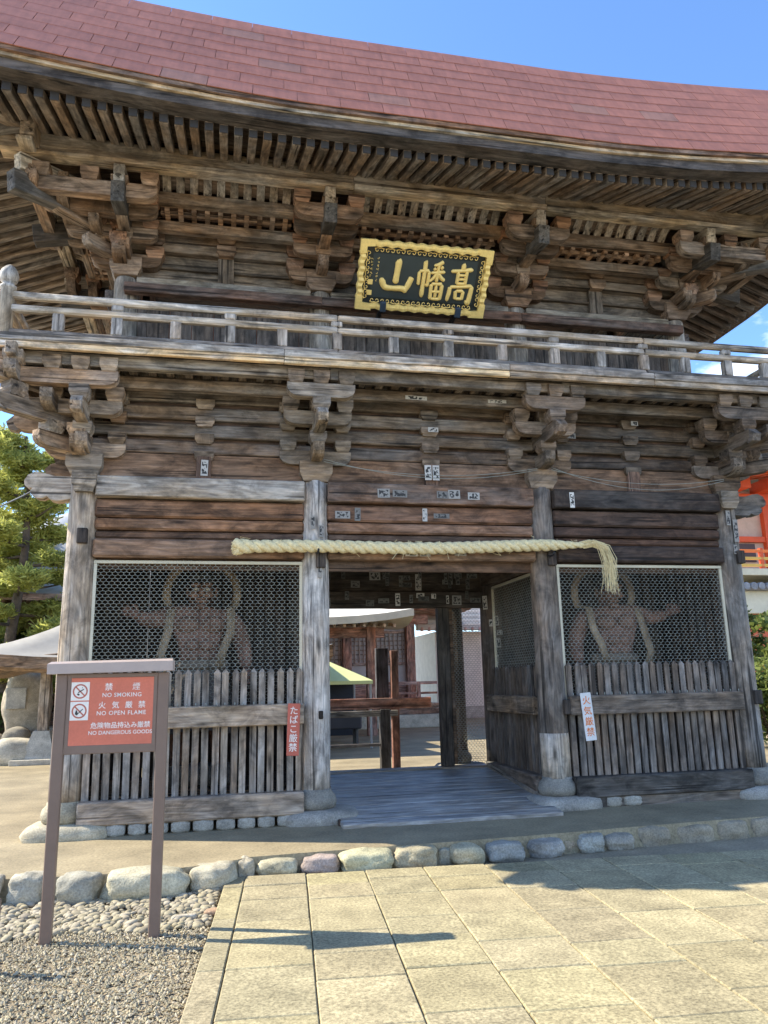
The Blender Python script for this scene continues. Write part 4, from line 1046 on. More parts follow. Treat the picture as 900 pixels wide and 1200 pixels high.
# open scrollwork inside the frame
def scroll():
    if 'scroll' in CACHE: return CACHE['scroll']
    g_ = MB()
    for s in (-1, 1):
        pts = []
        for k in range(12):
            t = k / 11 * 4.4; r = .026 * (1 - t / 6.2); pts.append((s * (.028 + r * math.cos(t + 2.2) * -1), 0, -.004 + r * math.sin(t + 2.2)))
        g_.tube(pts, .0045, 5)
    g_.tube([(-.06, 0, .012), (-.02, 0, .022), (0, 0, .014), (.02, 0, .022), (.06, 0, .012)], .005, 5)
    CACHE['scroll'] = g_.mesh('scrollwork', GOLD); return CACHE['scroll']
for k in range(10):
    x = -PW / 2 + .24 + k * (PW - .48) / 9
    for sz in (1, -1): link('scrollwork', scroll(), plaque, PM @ T(x, -.03, sz * (PH / 2 - fw - .032)) @ (Matrix.Identity(4) if sz > 0 else Matrix.Rotation(math.pi, 4, 'Y')))
for k in range(5):
    z = -PH / 2 + .19 + k * (PH - .38) / 4
    for sx in (1, -1): link('scrollwork', scroll(), plaque, PM @ T(sx * (PW / 2 - fw - .03), -.03, z) @ Matrix.Rotation(sx * math.pi / 2, 4, 'Y'))
for x in (-.49, .49):
    link('support_clasp', cbox(.075, .1, .13, .012, plain('dark_clasp', (.03, .05, .08), .5, .2, 8)), plaque, PM @ T(x, -.05, -PH / 2 + .05))
    M, l = frame((2.383 + x, 8.84, 6.24), (2.383 + x, 9.12, 6.2)); link('support_hook', cbox(l, .05, .06, .006, IRON), plaque, M)
link('hanging_bracket', cbox(.9, .12, .05, .006, IRON), plaque, PM @ T(0, .13, .3))
def brush(strokes, bx0, bx1, bz0, bz1, hgt=.03):
    g_ = MB()
    for st in strokes:
        P = [Vector((p[0], p[1])) for p in st]; Wd = [p[2] for p in st]; S = []; n_ = 8
        for i in range(len(P) - 1):
            p0 = P[max(i - 1, 0)]; p1 = P[i]; p2 = P[i + 1]; p3 = P[min(i + 2, len(P) - 1)]
            for k in range(n_ + (1 if i == len(P) - 2 else 0)):
                t = k / n_; q = .5 * ((2 * p1) + (p2 - p0) * t + (2 * p0 - 5 * p1 + 4 * p2 - p3) * t * t + (3 * p1 - p0 - 3 * p2 + p3) * t ** 3)
                S.append((q, Wd[i] + (Wd[i + 1] - Wd[i]) * t))
        m_ = len(S); V = []
        sx, sz = (bx1 - bx0) / 100, (bz1 - bz0) / 100; sw = (sx + sz) / 2
        for i, (q, wd) in enumerate(S):
            d = (S[min(i + 1, m_ - 1)][0] - S[max(i - 1, 0)][0]).normalized(); nn = Vector((-d.y, d.x))
            e = min(1, .35 + i * .4, .35 + (m_ - 1 - i) * .4); hw = wd * .66 * e
            for o_, hh in ((-1, 0), (-.8, .65), (0, 1), (.8, .65), (1, 0)):
                V.append((bx0 + q.x * sx + nn.x * hw * o_ * sw, -hh * hgt * (.6 + .4 * e), bz0 + q.y * sz + nn.y * hw * o_ * sw))
        F = [[i * 5 + k, i * 5 + k + 1, i * 5 + 6 + k, i * 5 + 5 + k] for i in range(m_ - 1) for k in range(4)] + [[0, 1, 2, 3, 4], [(m_ - 1) * 5 + k for k in range(5)]]
        g_.add(V, F)
    return g_.mesh('gilt_character', GOLD, True)
yama = [[(48, 98, 9), (51, 90, 15), (49, 60, 13), (47, 30, 14)], [(7, 44, 6), (8, 34, 14), (18, 18, 13), (40, 16, 11), (68, 17, 13), (82, 12, 15)], [(94, 52, 12), (90, 40, 13), (84, 25, 13), (76, 6, 7)]]
ban = [[(25, 97, 8), (27, 88, 10), (26, 50, 9), (25, 6, 11)], [(8, 70, 7), (9, 50, 8), (9, 36, 7)], [(8, 70, 7), (25, 72, 7), (42, 73, 9)], [(42, 73, 8), (42, 50, 8), (40, 36, 7), (34, 40, 4)],
       [(88, 98, 9), (74, 91, 8), (56, 87, 5)], [(58, 82, 6), (63, 76, 8)], [(88, 87, 8), (82, 79, 6)], [(48, 68, 6), (70, 71, 7), (97, 73, 8)], [(73, 91, 7), (72, 70, 8), (71, 46, 8)],
       [(69, 69, 8), (60, 57, 7), (46, 46, 4)], [(75, 69, 7), (86, 58, 9), (99, 52, 8)], [(55, 41, 9), (56, 22, 8), (57, 2, 9)], [(55, 41, 8), (74, 42, 7), (93, 42, 9)], [(93, 42, 9), (92, 20, 9), (90, 2, 9)], [(57, 22, 6), (91, 23, 6)], [(73, 41, 7), (73, 5, 7)], [(57, 4, 7), (90, 4, 7)]]
taka = [[(50, 99, 8), (53, 93, 11), (52, 84, 9)], [(10, 78, 8), (45, 81, 8), (88, 86, 11)], [(36, 79, 8), (37, 64, 8), (36, 48, 8)], [(68, 82, 8), (67, 64, 8), (66, 48, 8)], [(37, 70, 6), (67, 71, 6)], [(37, 60, 6), (67, 61, 6)], [(34, 49, 7), (68, 50, 7)],
        [(14, 40, 9), (13, 25, 10), (8, 4, 7)], [(14, 40, 8), (50, 42, 7), (93, 46, 10)], [(93, 46, 10), (91, 25, 11), (86, 3, 12), (75, 9, 4)], [(36, 31, 8), (37, 20, 8), (38, 10, 8)], [(36, 31, 7), (64, 32, 8)], [(64, 32, 8), (63, 20, 8), (61, 10, 8)], [(38, 12, 7), (62, 12, 7)]]
for st, x0_, x1_, z0_, z1_ in ((yama, -.56, -.13, -.21, .22), (ban, -.10, .27, -.25, .24), (taka, .30, .66, -.265, .235)):
    link('gilt_character', brush(st, x0_, x1_, z0_, z1_), plaque, PM @ T(0, -.02, 0))
random.seed(61)
for cx_, n_ in ((-.675, 6), (-.60, 7)):
    for k in range(n_):
        z = .2 - k * .043; st = []
        for q in range(random.choice((3, 4, 5))):
            a = (random.uniform(5, 95), random.uniform(5, 95)); an = random.choice((0, 0, math.pi / 2, .9, -.8)); l = random.uniform(35, 85)
            st.append([(min(98, max(2, a[0] - l / 2 * math.cos(an))), min(98, max(2, a[1] - l / 2 * math.sin(an))), 12), (min(98, max(2, a[0] + l / 2 * math.cos(an))), min(98, max(2, a[1] + l / 2 * math.sin(an))), 9)])
        link('small_gilt_mark', brush(st, cx_ - .016, cx_ + .016, z - .017, z + .017, .006), plaque, PM @ T(0, -.02, 0))
for z in (-.085, -.215): link('gilt_seal', cbox(.062, .012, .062, .004, GOLD), plaque, PM @ T(-.675, -.022, z))

# ---- straw rope across the passage
rope = thing('straw_rope', 'thick twisted straw rope strung across the front columns with a frayed tail', 'rope', (.12, 8.7, 3.14))
ra, rb = Vector((.13, 8.74, 3.135)), Vector((4.42, 8.74, 3.205))
def rope_axis(t):
    p = ra.lerp(rb, t); p.z += .035 * math.sin(t * math.pi) * -.4 + .012 * math.sin(t * 9); return p
for s in range(3):
    pts = []; n_ = 260; rad = []
    for k in range(n_ + 1):
        t = k / n_; a = t * 4.3 / .36 * 2 * math.pi + s * 2.094; c = rope_axis(t); fl = 1 + .35 * max(0, 1 - t * 22) - .62 * max(0, (t - .88) / .12)
        pts.append((c.x, c.y + .034 * fl * math.cos(a), c.z + .034 * fl * math.sin(a))); rad.append(.0425 * fl * (1 + .05 * math.sin(k * 1.7 + s)))
    link('strand', tube('strand', pts, rad, 10, STRAW), rope)
# loose straws and the hanging tail
g_ = MB(); random.seed(71)
for k in range(85):
    a = random.uniform(0, 6.28); r = random.uniform(0, .04); x, y, z = 4.36 + random.uniform(-.05, .05), 8.74 + r * math.cos(a), 3.21 + r * math.sin(a)
    dx = random.gauss(.30, .022); dz = random.uniform(-.28, -.62); sp = random.gauss(0, .025)
    pts = [(x, y, z), (x + dx * .5, y + sp * .3, z + .03), (x + dx * .85, y - .05 + sp * .6, z - .02), (x + dx, y - .09 + sp, z + dz * .45), (x + dx + random.gauss(-.01, .03), y - .09 + sp * 1.4, z + dz)]
    g_.tube(pts, [.0055, .006, .006, .004, .002], 4)
for k in range(70):
    t = random.random(); c = rope_axis(t); a = random.uniform(0, 6.28); p = c + Vector((0, .072 * math.cos(a), .072 * math.sin(a)))
    g_.tube([p, p + Vector((random.uniform(-.05, .05), random.uniform(-.03, 0), random.uniform(-.05, .04))), p + Vector((random.uniform(-.1, .1), random.uniform(-.05, 0), random.uniform(-.1, .05)))], .0025, 3)
for k in range(60):
    a = random.uniform(0, 6.28); r = random.uniform(0, .07); p = ra + Vector((0, r * math.cos(a), r * math.sin(a))); g_.tube([p + Vector((.03, 0, 0)), p + Vector((random.uniform(-.05, -.015), 0, random.uniform(-.01, .01)))], .006, 4)
link('loose_straw', g_.mesh('loose_straw', STRAW), rope, kind='stuff')
for x in (LX[1], LX[2]): link('rope_hook', tube('rope_hook', [(x, 8.86, 3.1), (x, 8.76, 3.07), (x, 8.66, 3.07), (x, 8.62, 3.1)], .012, 6, IRON), rope)

# ---- two small hanging notice boards
def notice(name, label, x, y, zt, w_, h, board, letters, lc, lean):
    o = thing(name, label, 'notice', (x, y, zt)); M0 = T(x, y, zt) @ Matrix.Rotation(lean, 4, 'Y')
    link('board', cbox(w_, .014, h, .003, PAINT), o, M0 @ T(0, 0, -h / 2), board)
    step = h * .88 / len(letters)
    for k, key in enumerate(letters):
        me = TXT[key]; 
        if not me.materials: me.materials.append(PAINT)
        link('lettering', me, o, M0 @ T(0, -.0085, -h * .06 - step * (k + .5)) @ Matrix.Rotation(math.pi / 2, 4, 'X'), lc)
    link('hanging_wire', tube('hanging_wire', [(-w_ * .25, 0, -.01), (0, .0, .05), (w_ * .25, 0, -.01)], .003, 5, WIRE), o, M0)
    return o
notice('notice_board', 'narrow red vertical notice with white lettering hung on the fence rail', .80, 8.755, 1.40, .135, .55, (.50, .13, .09), ['t%d' % k for k in range(5)], (.8, .76, .7), .03)
notice('notice_board', 'narrow white vertical notice with orange lettering hung beside the column', 4.25, 8.755, 1.43, .135, .55, (.74, .73, .72), ['k%d' % k for k in range(4)], (.75, .22, .06), -.07)

# ---- guardian statues behind the netting
def skin(name, verts, edges, rad, mat, sub=2):
    me = bpy.data.meshes.new(name); me.from_pydata(verts, edges, []); o = bpy.data.objects.new(name, me); COL.objects.link(o)
    o.modifiers.new('s', 'SKIN'); o.modifiers.new('u', 'SUBSURF').levels = sub
    for i, r in enumerate(rad): me.skin_vertices[0].data[i].radius = (r if not isinstance(r, tuple) else r[0], r if not isinstance(r, tuple) else r[1])
    me.skin_vertices[0].data[0].use_root = True
    dg = bpy.context.evaluated_depsgraph_get(); m2 = bpy.data.meshes.new_from_object(o.evaluated_get(dg)); m2.name = name
    bpy.data.objects.remove(o); m2.materials.clear(); m2.materials.append(mat)
    for p in m2.polygons: p.use_smooth = True
    return m2
OLDP = tinted('old_painted_wood', rough=.7, speck=.2, scale=30, blotch=.5, bscale=5, bump=.4, dist=.01)
def guardian(x, y, z, s, label):
    o = thing('guardian_statue', label, 'statue', (x, y, z), group='guardian statues'); M0 = T(x, y, z)
    J = [(0, 0, 1.12), (0, -.06, 1.36), (0, -.02, 1.66), (0, 0, 1.92), (0, -.04, 2.06), (0, -.02, 2.24),
         (-.36 * s, 0, 1.84), (-.60 * s, -.06, 1.76), (-.74 * s, -.24, 1.80),
         (.38 * s, .02, 1.80), (.52 * s, .04, 1.46), (.56 * s, -.12, 1.16),
         (-.17, 0, 1.0), (-.24, -.05, .56), (-.24, .02, .1), (-.25, -.16, .05), (.17, 0, 1.0), (.22, -.02, .56), (.24, .04, .1), (.26, -.14, .05)]
    E = [(0, 1), (1, 2), (2, 3), (3, 4), (4, 5), (2, 6), (6, 7), (7, 8), (2, 9), (9, 10), (10, 11), (0, 12), (12, 13), (13, 14), (14, 15), (0, 16), (16, 17), (17, 18), (18, 19)]
    Rr = [.25, (.23, .2), (.28, .23), .12, (.18, .17), .13, .15, .115, .08, .15, .115, .08, .17, .12, .085, .06, .17, .12, .085, .06]
    link('body', skin('body', J, E, Rr, OLDP), o, M0, (.27, .155, .11))
    # face
    g_ = MB()
    def blob(c, r, seg=10):
        bm = bmesh.new(); bmesh.ops.create_icosphere(bm, subdivisions=2, radius=1.0)
        V = [(c[0] + v.co.x * r[0], c[1] + v.co.y * r[1], c[2] + v.co.z * r[2]) for v in bm.verts]; F = [[v.index for v in f.verts] for f in bm.faces]; bm.free(); g_.add(V, F)
    for sx in (-1, 1): blob((sx * .07, -.195, 2.19), (.07, .04, .028)); blob((sx * .085, -.17, 2.07), (.06, .05, .05)); blob((sx * .175, -.02, 2.12), (.02, .04, .075))
    blob((0, -.225, 2.10), (.04, .05, .055)); blob((0, -.185, 1.985), (.08, .045, .022)); blob((0, -.17, 1.925), (.07, .05, .035)); blob((0, -.17, 2.02), (.065, .04, .015))
    for sx in (-1, 1): blob((sx * .15, -.19, 1.70), (.15, .07, .11)); blob((sx * .08, -.23, 1.45), (.09, .05, .07)); blob((sx * .08, -.22, 1.32), (.09, .05, .06))
    link('face_and_muscles', g_.mesh('face_and_muscles', OLDP, True), o, M0, (.27, .16, .11))
    g_ = MB()
    for sx in (-1, 1): blob((sx * .068, -.205, 2.135), (.03, .02, .02))
    link('eyes', g_.mesh('eyes', PAINT, True), o, M0, (.6, .56, .45))
    g_ = MB(); blob((0, 0, 2.3), (.17, .17, .09)); blob((0, .02, 2.42), (.07, .07, .1)); link('hair', g_.mesh('hair', OLDP, True), o, M0, (.08, .08, .075))
    # hands: open raised palm, closed lowered fist
    def hand(wr, fd, side, curl):
        g2 = MB(); wr = Vector(wr); fd = Vector(fd).normalized(); sd = fd.cross(Vector((0, 1, 0))).normalized(); g2.tube([wr - fd * .03, wr + fd * .04, wr + fd * .11], [.05, .062, .055], 10)
        for k in range(4):
            b = wr + fd * .1 + sd * (k - 1.5) * .032; l = (.085, .105, .1, .075)[k]; g2.tube([b, b + fd * l * .5 + Vector((0, -curl * .03, 0)), b + fd * l * (1 - curl * .5) + Vector((0, -curl * .09, 0))], [.019, .018, .014], 7)
        b = wr + fd * .03 + sd * -.055 * side; g2.tube([b, b - sd * .04 * side + fd * .04, b - sd * .03 * side + fd * .09 + Vector((0, -curl * .04, 0))], [.021, .02, .015], 7)
        return g2.mesh('hand', OLDP, True)
    link('hand', hand((-.74 * s, -.24, 1.81), (-.75 * s, -.3, .35), s, .2), o, M0, (.22, .125, .09)); link('hand', hand((.56 * s, -.13, 1.14), (.1 * s, -.3, -1), s, .9), o, M0, (.22, .125, .09))
    # skirt with folds
    V = []; F = []; n_ = 48; lv = [(1.24, .29), (1.12, .33), (.9, .38), (.66, .44), (.44, .5)]
    for i, (zz, r) in enumerate(lv):
        for k in range(n_):
            a = 2 * math.pi * k / n_; rr = r * (1 + .06 * i / 4 * math.sin(a * 9)); V.append((rr * math.cos(a), rr * math.sin(a) * .8, zz + .03 * math.sin(a * 3) * i / 4))
    for i in range(4):
        for k in range(n_): F.append([i * n_ + k, i * n_ + (k + 1) % n_, (i + 1) * n_ + (k + 1) % n_, (i + 1) * n_ + k])
    link('skirt', fin(('skirt',), V, F, True, OLDP), o, M0, (.17, .14, .11))
    link('sash', lathe('sash', [(1.16, .32), (1.2, .35), (1.26, .34), (1.29, .29)], 24, .05, OLDP, 'Z'), o, M0 @ Matrix.Diagonal((1, .85, 1, 1)), (.24, .19, .14))
    # celestial scarf: ring behind the head, ends hanging past the shoulders
    pts = []
    ends = 1.02
    pts.append((-.40 * s, -.16, ends)); pts.append((-.47 * s, -.2, 1.3)); pts.append((-.38 * s, -.22, 1.62)); pts.append((-.36 * s, -.12, 1.9))
    for k in range(13):
        a = math.radians(205 - k * 230 / 12); pts.append((.44 * math.cos(a) * s, .12, 2.12 + .42 * math.sin(a)))
    pts += [(.36 * s, -.12, 1.9), (.36 * s, -.22, 1.6), (.28 * s, -.26, 1.4), (.22 * s, -.24, 1.2)]
    V = []; F = []
    for i, p in enumerate(pts):
        p = Vector(p); t = (Vector(pts[min(i + 1, len(pts) - 1)]) - Vector(pts[max(i - 1, 0)])).normalized(); b = t.cross(Vector((0, 1, 0))).normalized(); f_ = Vector((0, -.012, 0)); w2 = .05
        V += [p - b * w2 - f_, p + b * w2 - f_, p + b * w2 + f_, p - b * w2 + f_]
    for i in range(len(pts) - 1):
        for q in range(4): F.append([i * 4 + q, i * 4 + (q + 1) % 4, i * 4 + 4 + (q + 1) % 4, i * 4 + 4 + q])
    F += [[0, 1, 2, 3], [len(V) - 4 + q for q in range(4)]]
    link('scarf', fin(('scarf',), V, F, True, OLDP), o, M0, (.40, .30, .19))
    link('rock_plinth', rock_mesh('rock_plinth', 1.1, .8, .3, x, .5, 3, .15), o, M0 @ T(0, 0, -.07), (.2, .18, .15))
    return o
guardian(-.25, 9.95, .64, 1, 'muscular guardian statue with raised arm behind netting, on the side of the no-smoking sign')
guardian(5.28, 9.95, .64, -1, 'muscular guardian statue with scarf behind netting, on the side of the vermilion building')

# ---- brown-framed warning sign on two posts
sx0, sy0 = -1.094, 5.988; SA = math.atan2(-.045, .999)
SM = T(sx0, sy0, 0) @ RZ(SA)
sign = link('warning_sign', None, None, SM); tag(sign, 'red no-smoking and no-open-flame sign in brown metal frame on two posts', 'sign')
BRM = plain('brown_metal', (.19, .13, .10), .45, .08, 8); BRL = plain('light_brown_metal', (.42, .34, .30), .4, .06, 8)
for u in (-.008, .692): link('post', cbox(.075, .055, 1.80, .006, BRM), sign, SM @ T(u, 0, .81))
g_ = link('frame', cbox(.63, .04, .06, .004, BRM), sign, SM @ T(.342, 0, 1.188)); link('frame', cbox(.63, .04, .03, .004, BRM), sign, SM @ T(.342, 0, 1.695))
for u in (.045, .639): link('frame', cbox(.03, .035, .5, .004, BRM), sign, SM @ T(u, -.003, 1.45))
# cap: shallow pitched cover board
cap = fin(('cap',), [(-.1, -.075, 0), (.76, -.075, 0), (.76, .075, 0), (-.1, .075, 0), (-.1, -.075, .07), (.76, -.075, .07), (.76, .075, .07), (-.1, .075, .07), (-.09, 0, .088), (.75, 0, .088)],
          [[0, 1, 2, 3], [0, 1, 5, 4], [2, 3, 7, 6], [4, 5, 9, 8], [6, 7, 8, 9], [0, 4, 8, 7, 3], [1, 2, 6, 9, 5]], False, BRL)
link('cap', cap, sign, SM @ T(0, 0, 1.712) @ Matrix.Rotation(-.012, 4, 'Y'))
pan = link('panel', cbox(.60, .02, .47, .003, PAINT), sign, SM @ T(.342, -.008, 1.447), (.62, .18, .115))
def put(key, u, z, c=(.82, .77, .72), sx=1.0):
    me = TXT[key]
    if not me.materials: me.materials.append(PAINT)
    link('lettering', me, pan, SM @ T(u, -.0188, z) @ Matrix.Diagonal((sx, 1, 1, 1)) @ Matrix.Rotation(math.pi / 2, 4, 'X'), c)
put('l1', .315, 1.612); put('l1b', .505, 1.612); put('e1', .408, 1.557)
for k, u in enumerate((.275, .367, .458, .548)): put('l2%d' % k, u, 1.485)
put('e2', .409, 1.432); put('l3', .408, 1.346); put('e3', .408, 1.298)
for zc, flame in ((1.588, False), (1.452, True)):
    sq = link('pictogram', cbox(.124, .004, .128, .001, PAINT), pan, SM @ T(.122, -.0195, zc), (.80, .76, .70))
    sq_M = SM @ T(.122, -.0225, zc)
    V = []; n_ = 32
    for k in range(n_):
        a = 2 * math.pi * k / n_; V += [(.051 * math.cos(a), 0, .051 * math.sin(a)), (.041 * math.cos(a), 0, .041 * math.sin(a)), (.051 * math.cos(a), .002, .051 * math.sin(a)), (.041 * math.cos(a), .002, .041 * math.sin(a))]
    F = []
    for k in range(n_):
        b = ((k + 1) % n_) * 4; a = k * 4; F += [[a, a + 1, b + 1, b], [a, a + 2, b + 2, b], [a + 1, a + 3, b + 3, b + 1]]
    link('red_ring', fin(('red_ring',), V, F, False, PAINT), sq, sq_M, (.45, .14, .10))
    link('red_slash', cbox(.084, .002, .009, .0003, PAINT), sq, sq_M @ T(0, .0005, 0) @ Matrix.Rotation(math.radians(45), 4, 'Y'), (.45, .14, .10))
    g2 = MB()
    if not flame:
        g2.add([(-.008, .001, -.03), (-.022, .001, -.022), (-.016, .001, -.012), (-.002, .001, -.02)], [[0, 1, 2, 3]]); g2.add([(-.012, .001, -.012), (.026, .001, .012), (.022, .001, .018), (-.016, .001, -.006)], [[0, 1, 2, 3]])
        g2.add([(.012, .001, .02), (.017, .001, .03), (.014, .001, .03), (.009, .001, .02)], [[0, 1, 2, 3]])
    else:
        g2.add([(-.028, .001, -.018), (-.02, .001, .012), (-.012, .001, -.004), (-.006, .001, -.022), (-.018, .001, -.03)], [[0, 1, 2, 3, 4]]); g2.add([(-.012, .001, -.026), (.026, .001, .012), (.022, .001, .016), (-.016, .001, -.022)], [[0, 1, 2, 3]])
    link('symbol', g2.mesh('symbol', PAINT), sq, sq_M @ T(0, -.0015, 0), (.05, .05, .05))
# the end of a neighbouring low brown post at the gravel's edge
o = link('low_post', cbox(.05, .05, .46, .006, BRM), None, T(-1.30, 5.46, .14)); tag(o, 'low brown metal post standing in the gravel beside the sign', 'post')
# overhead wire running off to the left
o = link('overhead_wire', tube('overhead_wire', [(-1.95, 9.0, 3.88), (-2.5, 10.2, 4.0), (-3.3, 12.2, 4.3), (-5.5, 17, 5.4)], .012, 6, IRON)); tag(o, 'dark overhead wire leading off from the carved corner beam end', 'wire')

# ================================================================== SURROUNDINGS
BARK = plain('bark', (.12, .09, .065), .9, .35, 9, bump=.6)
PINE = leafmat('pine_needles', (.26, .29, .07), (.58, .58, .16), .45); DARKL = leafmat('dark_leaves', (.05, .075, .02), (.14, .18, .045), .3)
BUSHM = leafmat('shrub_leaves', (.07, .11, .03), (.24, .28, .07), .35);
def leaves(centres, n, size, flat=1.0, seed=0, narrow=.35):
    r_ = np.random.default_rng(seed); C_ = np.array([c[:3] for c in centres]); Rr = np.array([c[3] for c in centres]); wts = Rr ** 2 / np.sum(Rr ** 2)
    idx = r_.choice(len(C_), n, p=wts); d = r_.normal(size=(n, 3)); d /= np.linalg.norm(d, axis=1)[:, None]; rad = r_.random(n) ** .45
    P = C_[idx] + d * (rad * Rr[idx])[:, None] * np.array([1, 1, flat])
    a = r_.normal(size=(n, 3)); a[:, 2] = np.abs(a[:, 2]) * .6; a /= np.linalg.norm(a, axis=1)[:, None]; b = np.cross(a, r_.normal(size=(n, 3))); b /= np.linalg.norm(b, axis=1)[:, None]
    s = size * r_.uniform(.6, 1.35, n)[:, None]
    V = np.stack([P - b * s * narrow * .5, P + b * s * narrow * .5, P + a * s + b * s * narrow * .3, P + a * s * .9 - b * s * narrow * .4], 1).reshape(-1, 3)
    F = np.arange(4 * n).reshape(-1, 4)
    return V, F
def leafobj(name, V, F, mat, par):
    me = bpy.data.meshes.new(name); me.from_pydata(V.tolist(), [], F.tolist()); me.materials.append(mat); return link(name, me, par)
def tree(name, label, x, y, h, spread, n, mat, seed, pine=True, group=None, size=.17):
    o = thing(name, label, 'tree', (x, y, PZ), group=group); random.seed(seed); g_ = MB()
    tp = [Vector((x + .12 * math.sin(k * .9 + seed), y + .1 * math.cos(k * .7 + seed), PZ - .1 + h * k / 8)) for k in range(9)]
    g_.tube(tp, [.17 * h / 8 * (1 - .1 * k) + .015 for k in range(9)], 10); cen = []
    nb = 26 if pine else 30
    for k in range(nb):
        t = .16 + .82 * k / nb; base = tp[0].lerp(tp[-1], t); ci = int(t * 8); base = tp[ci].lerp(tp[min(ci + 1, 8)], t * 8 - ci)
        a = k * 2.4 + random.uniform(-.4, .4); ln = spread * (1.05 - .75 * t if pine else math.sin(math.pi * (t * .85 + .12))) * random.uniform(.7, 1.1)
        tip = base + Vector((math.cos(a) * ln, math.sin(a) * ln, ln * (.12 if pine else .5))); m_ = base.lerp(tip, .5) + Vector((0, 0, -.06 * ln if pine else .1))
        g_.tube([base, m_, tip], [.05 * h / 8, .035 * h / 8, .012], 6)
        for q in range(5):
            u = .35 + .65 * q / 4; c = base.lerp(tip, u) + Vector((random.gauss(0, .16), random.gauss(0, .16), random.gauss(.08, .07) if pine else random.gauss(0, .2))) * (spread / 2); cen.append((c.x, c.y, c.z, random.uniform(.22, .42) * spread / 2.2))
    link('trunk', g_.mesh('trunk', BARK, True), o)
    V, F = leaves(cen, n, size, .5 if pine else .9, seed, .22 if pine else .6); leafobj('crown', V, F, mat, o); return o
tree('pine_tree', 'tall yellow-green pine rising behind the corner bracket of the gate', -5.7, 23.5, 8.9, 3.0, 52000, PINE, 3, group='pines left of the gate')
tree('pine_tree', 'broad light green pine behind the small pavilion roof', -7.4, 26, 7.2, 3.4, 48000, PINE, 9, group='pines left of the gate')
tree('pine_tree', 'light green pine partly hidden by the pavilion roof and gate corner', -4.6, 28, 7.0, 3.2, 44000, PINE, 14, group='pines left of the gate')
tree('broadleaf_tree', 'dark evergreen tree standing behind the pines', -9.5, 36, 7.6, 3.2, 20000, DARKL, 21, False)
tree('broadleaf_tree', 'dark evergreen tree beside the stone monument', -6.6, 25.5, 3.2, 1.7, 16000, DARKL, 25, False, size=.14)
tree('broadleaf_tree', 'leafy green tree in front of the vermilion building', 13.2, 18.6, 3.5, 1.3, 5200, BUSHM, 31, False, size=.15)
def shrub(label, x, y, z, r, h, n, mat, seed, size=.09):
    o = thing('shrub', label, 'shrub', (x, y, z)); random.seed(seed); g_ = MB(); cen = []
    for k in range(9):
        a = k * .7; tip = Vector((x + r * .7 * math.cos(a) * random.uniform(.4, 1), y + r * .7 * math.sin(a) * random.uniform(.4, 1), z + h * random.uniform(.5, .95))); g_.tube([(x, y, z - .05), ((x + tip.x) / 2, (y + tip.y) / 2, z + h * .4), tip], [.025, .018, .008], 5)
        for q in range(3): cen.append((tip.x + random.gauss(0, .15), tip.y + random.gauss(0, .15), tip.z - q * h * .2, r * .42))
    link('stems', g_.mesh('stems', BARK), o); V, F = leaves(cen, n, size, 1, seed, .6); leafobj('foliage', V, F, mat, o)
shrub('green shrub growing against the gate\'s right side under the vermilion building', 11.2, 14.6, PZ, .9, 1.9, 4500, BUSHM, 41)
shrub('low dark green hedge bush behind the stone monument', -6.0, 23.6, PZ, .9, 1.3, 7000, DARKL, 45); shrub('low green bush beside the pavilion, behind the boulders', -7.4, 22.0, PZ, 1.0, 1.2, 7000, BUSHM, 47)

# stone monument with an inscribed tablet, on piled rocks
mon = thing('stone_monument', 'upright natural stone monument with a pale square tablet', 'monument', (-4.95, 22, PZ))
link('standing_stone', rock_mesh('standing_stone', 1.25, .6, 2.0, 91, .35, 4, .2), mon, T(-4.85, 22, 1.15) @ RZ(.35), (.50, .43, .32))
link('tablet', cbox(.46, .06, .52, .01, STONE), mon, T(-5.06, 21.62, 1.42) @ RZ(.25), (.52, .50, .44))
for k, (x, y, w_, h, c) in enumerate([(-5.7, 21.6, 1.0, .6, .3), (-4.9, 21.3, .7, .75, .26), (-4.2, 21.4, .9, .7, .3), (-6.6, 21.8, 1.1, .6, .33), (-3.6, 21.6, .8, .6, .3)]):
    o = link('rock', rock_mesh('rock', w_, .7, h, 100 + k * 3.3, .4, 3, .25), None, T(x, y, PZ + h * .33), (c, c * .9, c * .72)); tag(o, ['broad grey rock left under the monument', 'dark pointed rock leaning at the foot of the monument', 'round rock right under the monument', 'broad rock at the far end of the monument\'s rock row', 'rock half hidden behind the pavilion post'][k], 'rock')
for k, (x, y, w_, h, lb) in enumerate([(-4.15, 17.9, .95, .62, 'large pale boulder on the ground in front of the monument'), (-3.48, 18.4, .6, .66, 'smaller pale boulder beside the pavilion post'), (-5.2, 18.2, .9, .5, 'flat pale boulder further along from the pavilion')]):
    o = link('boulder', rock_mesh('boulder', w_, .7, h, 120 + k * 3.7, .35, 3, .25), None, T(x, y, PZ + h * .36), (.50, .46, .37)); tag(o, lb, 'boulder')

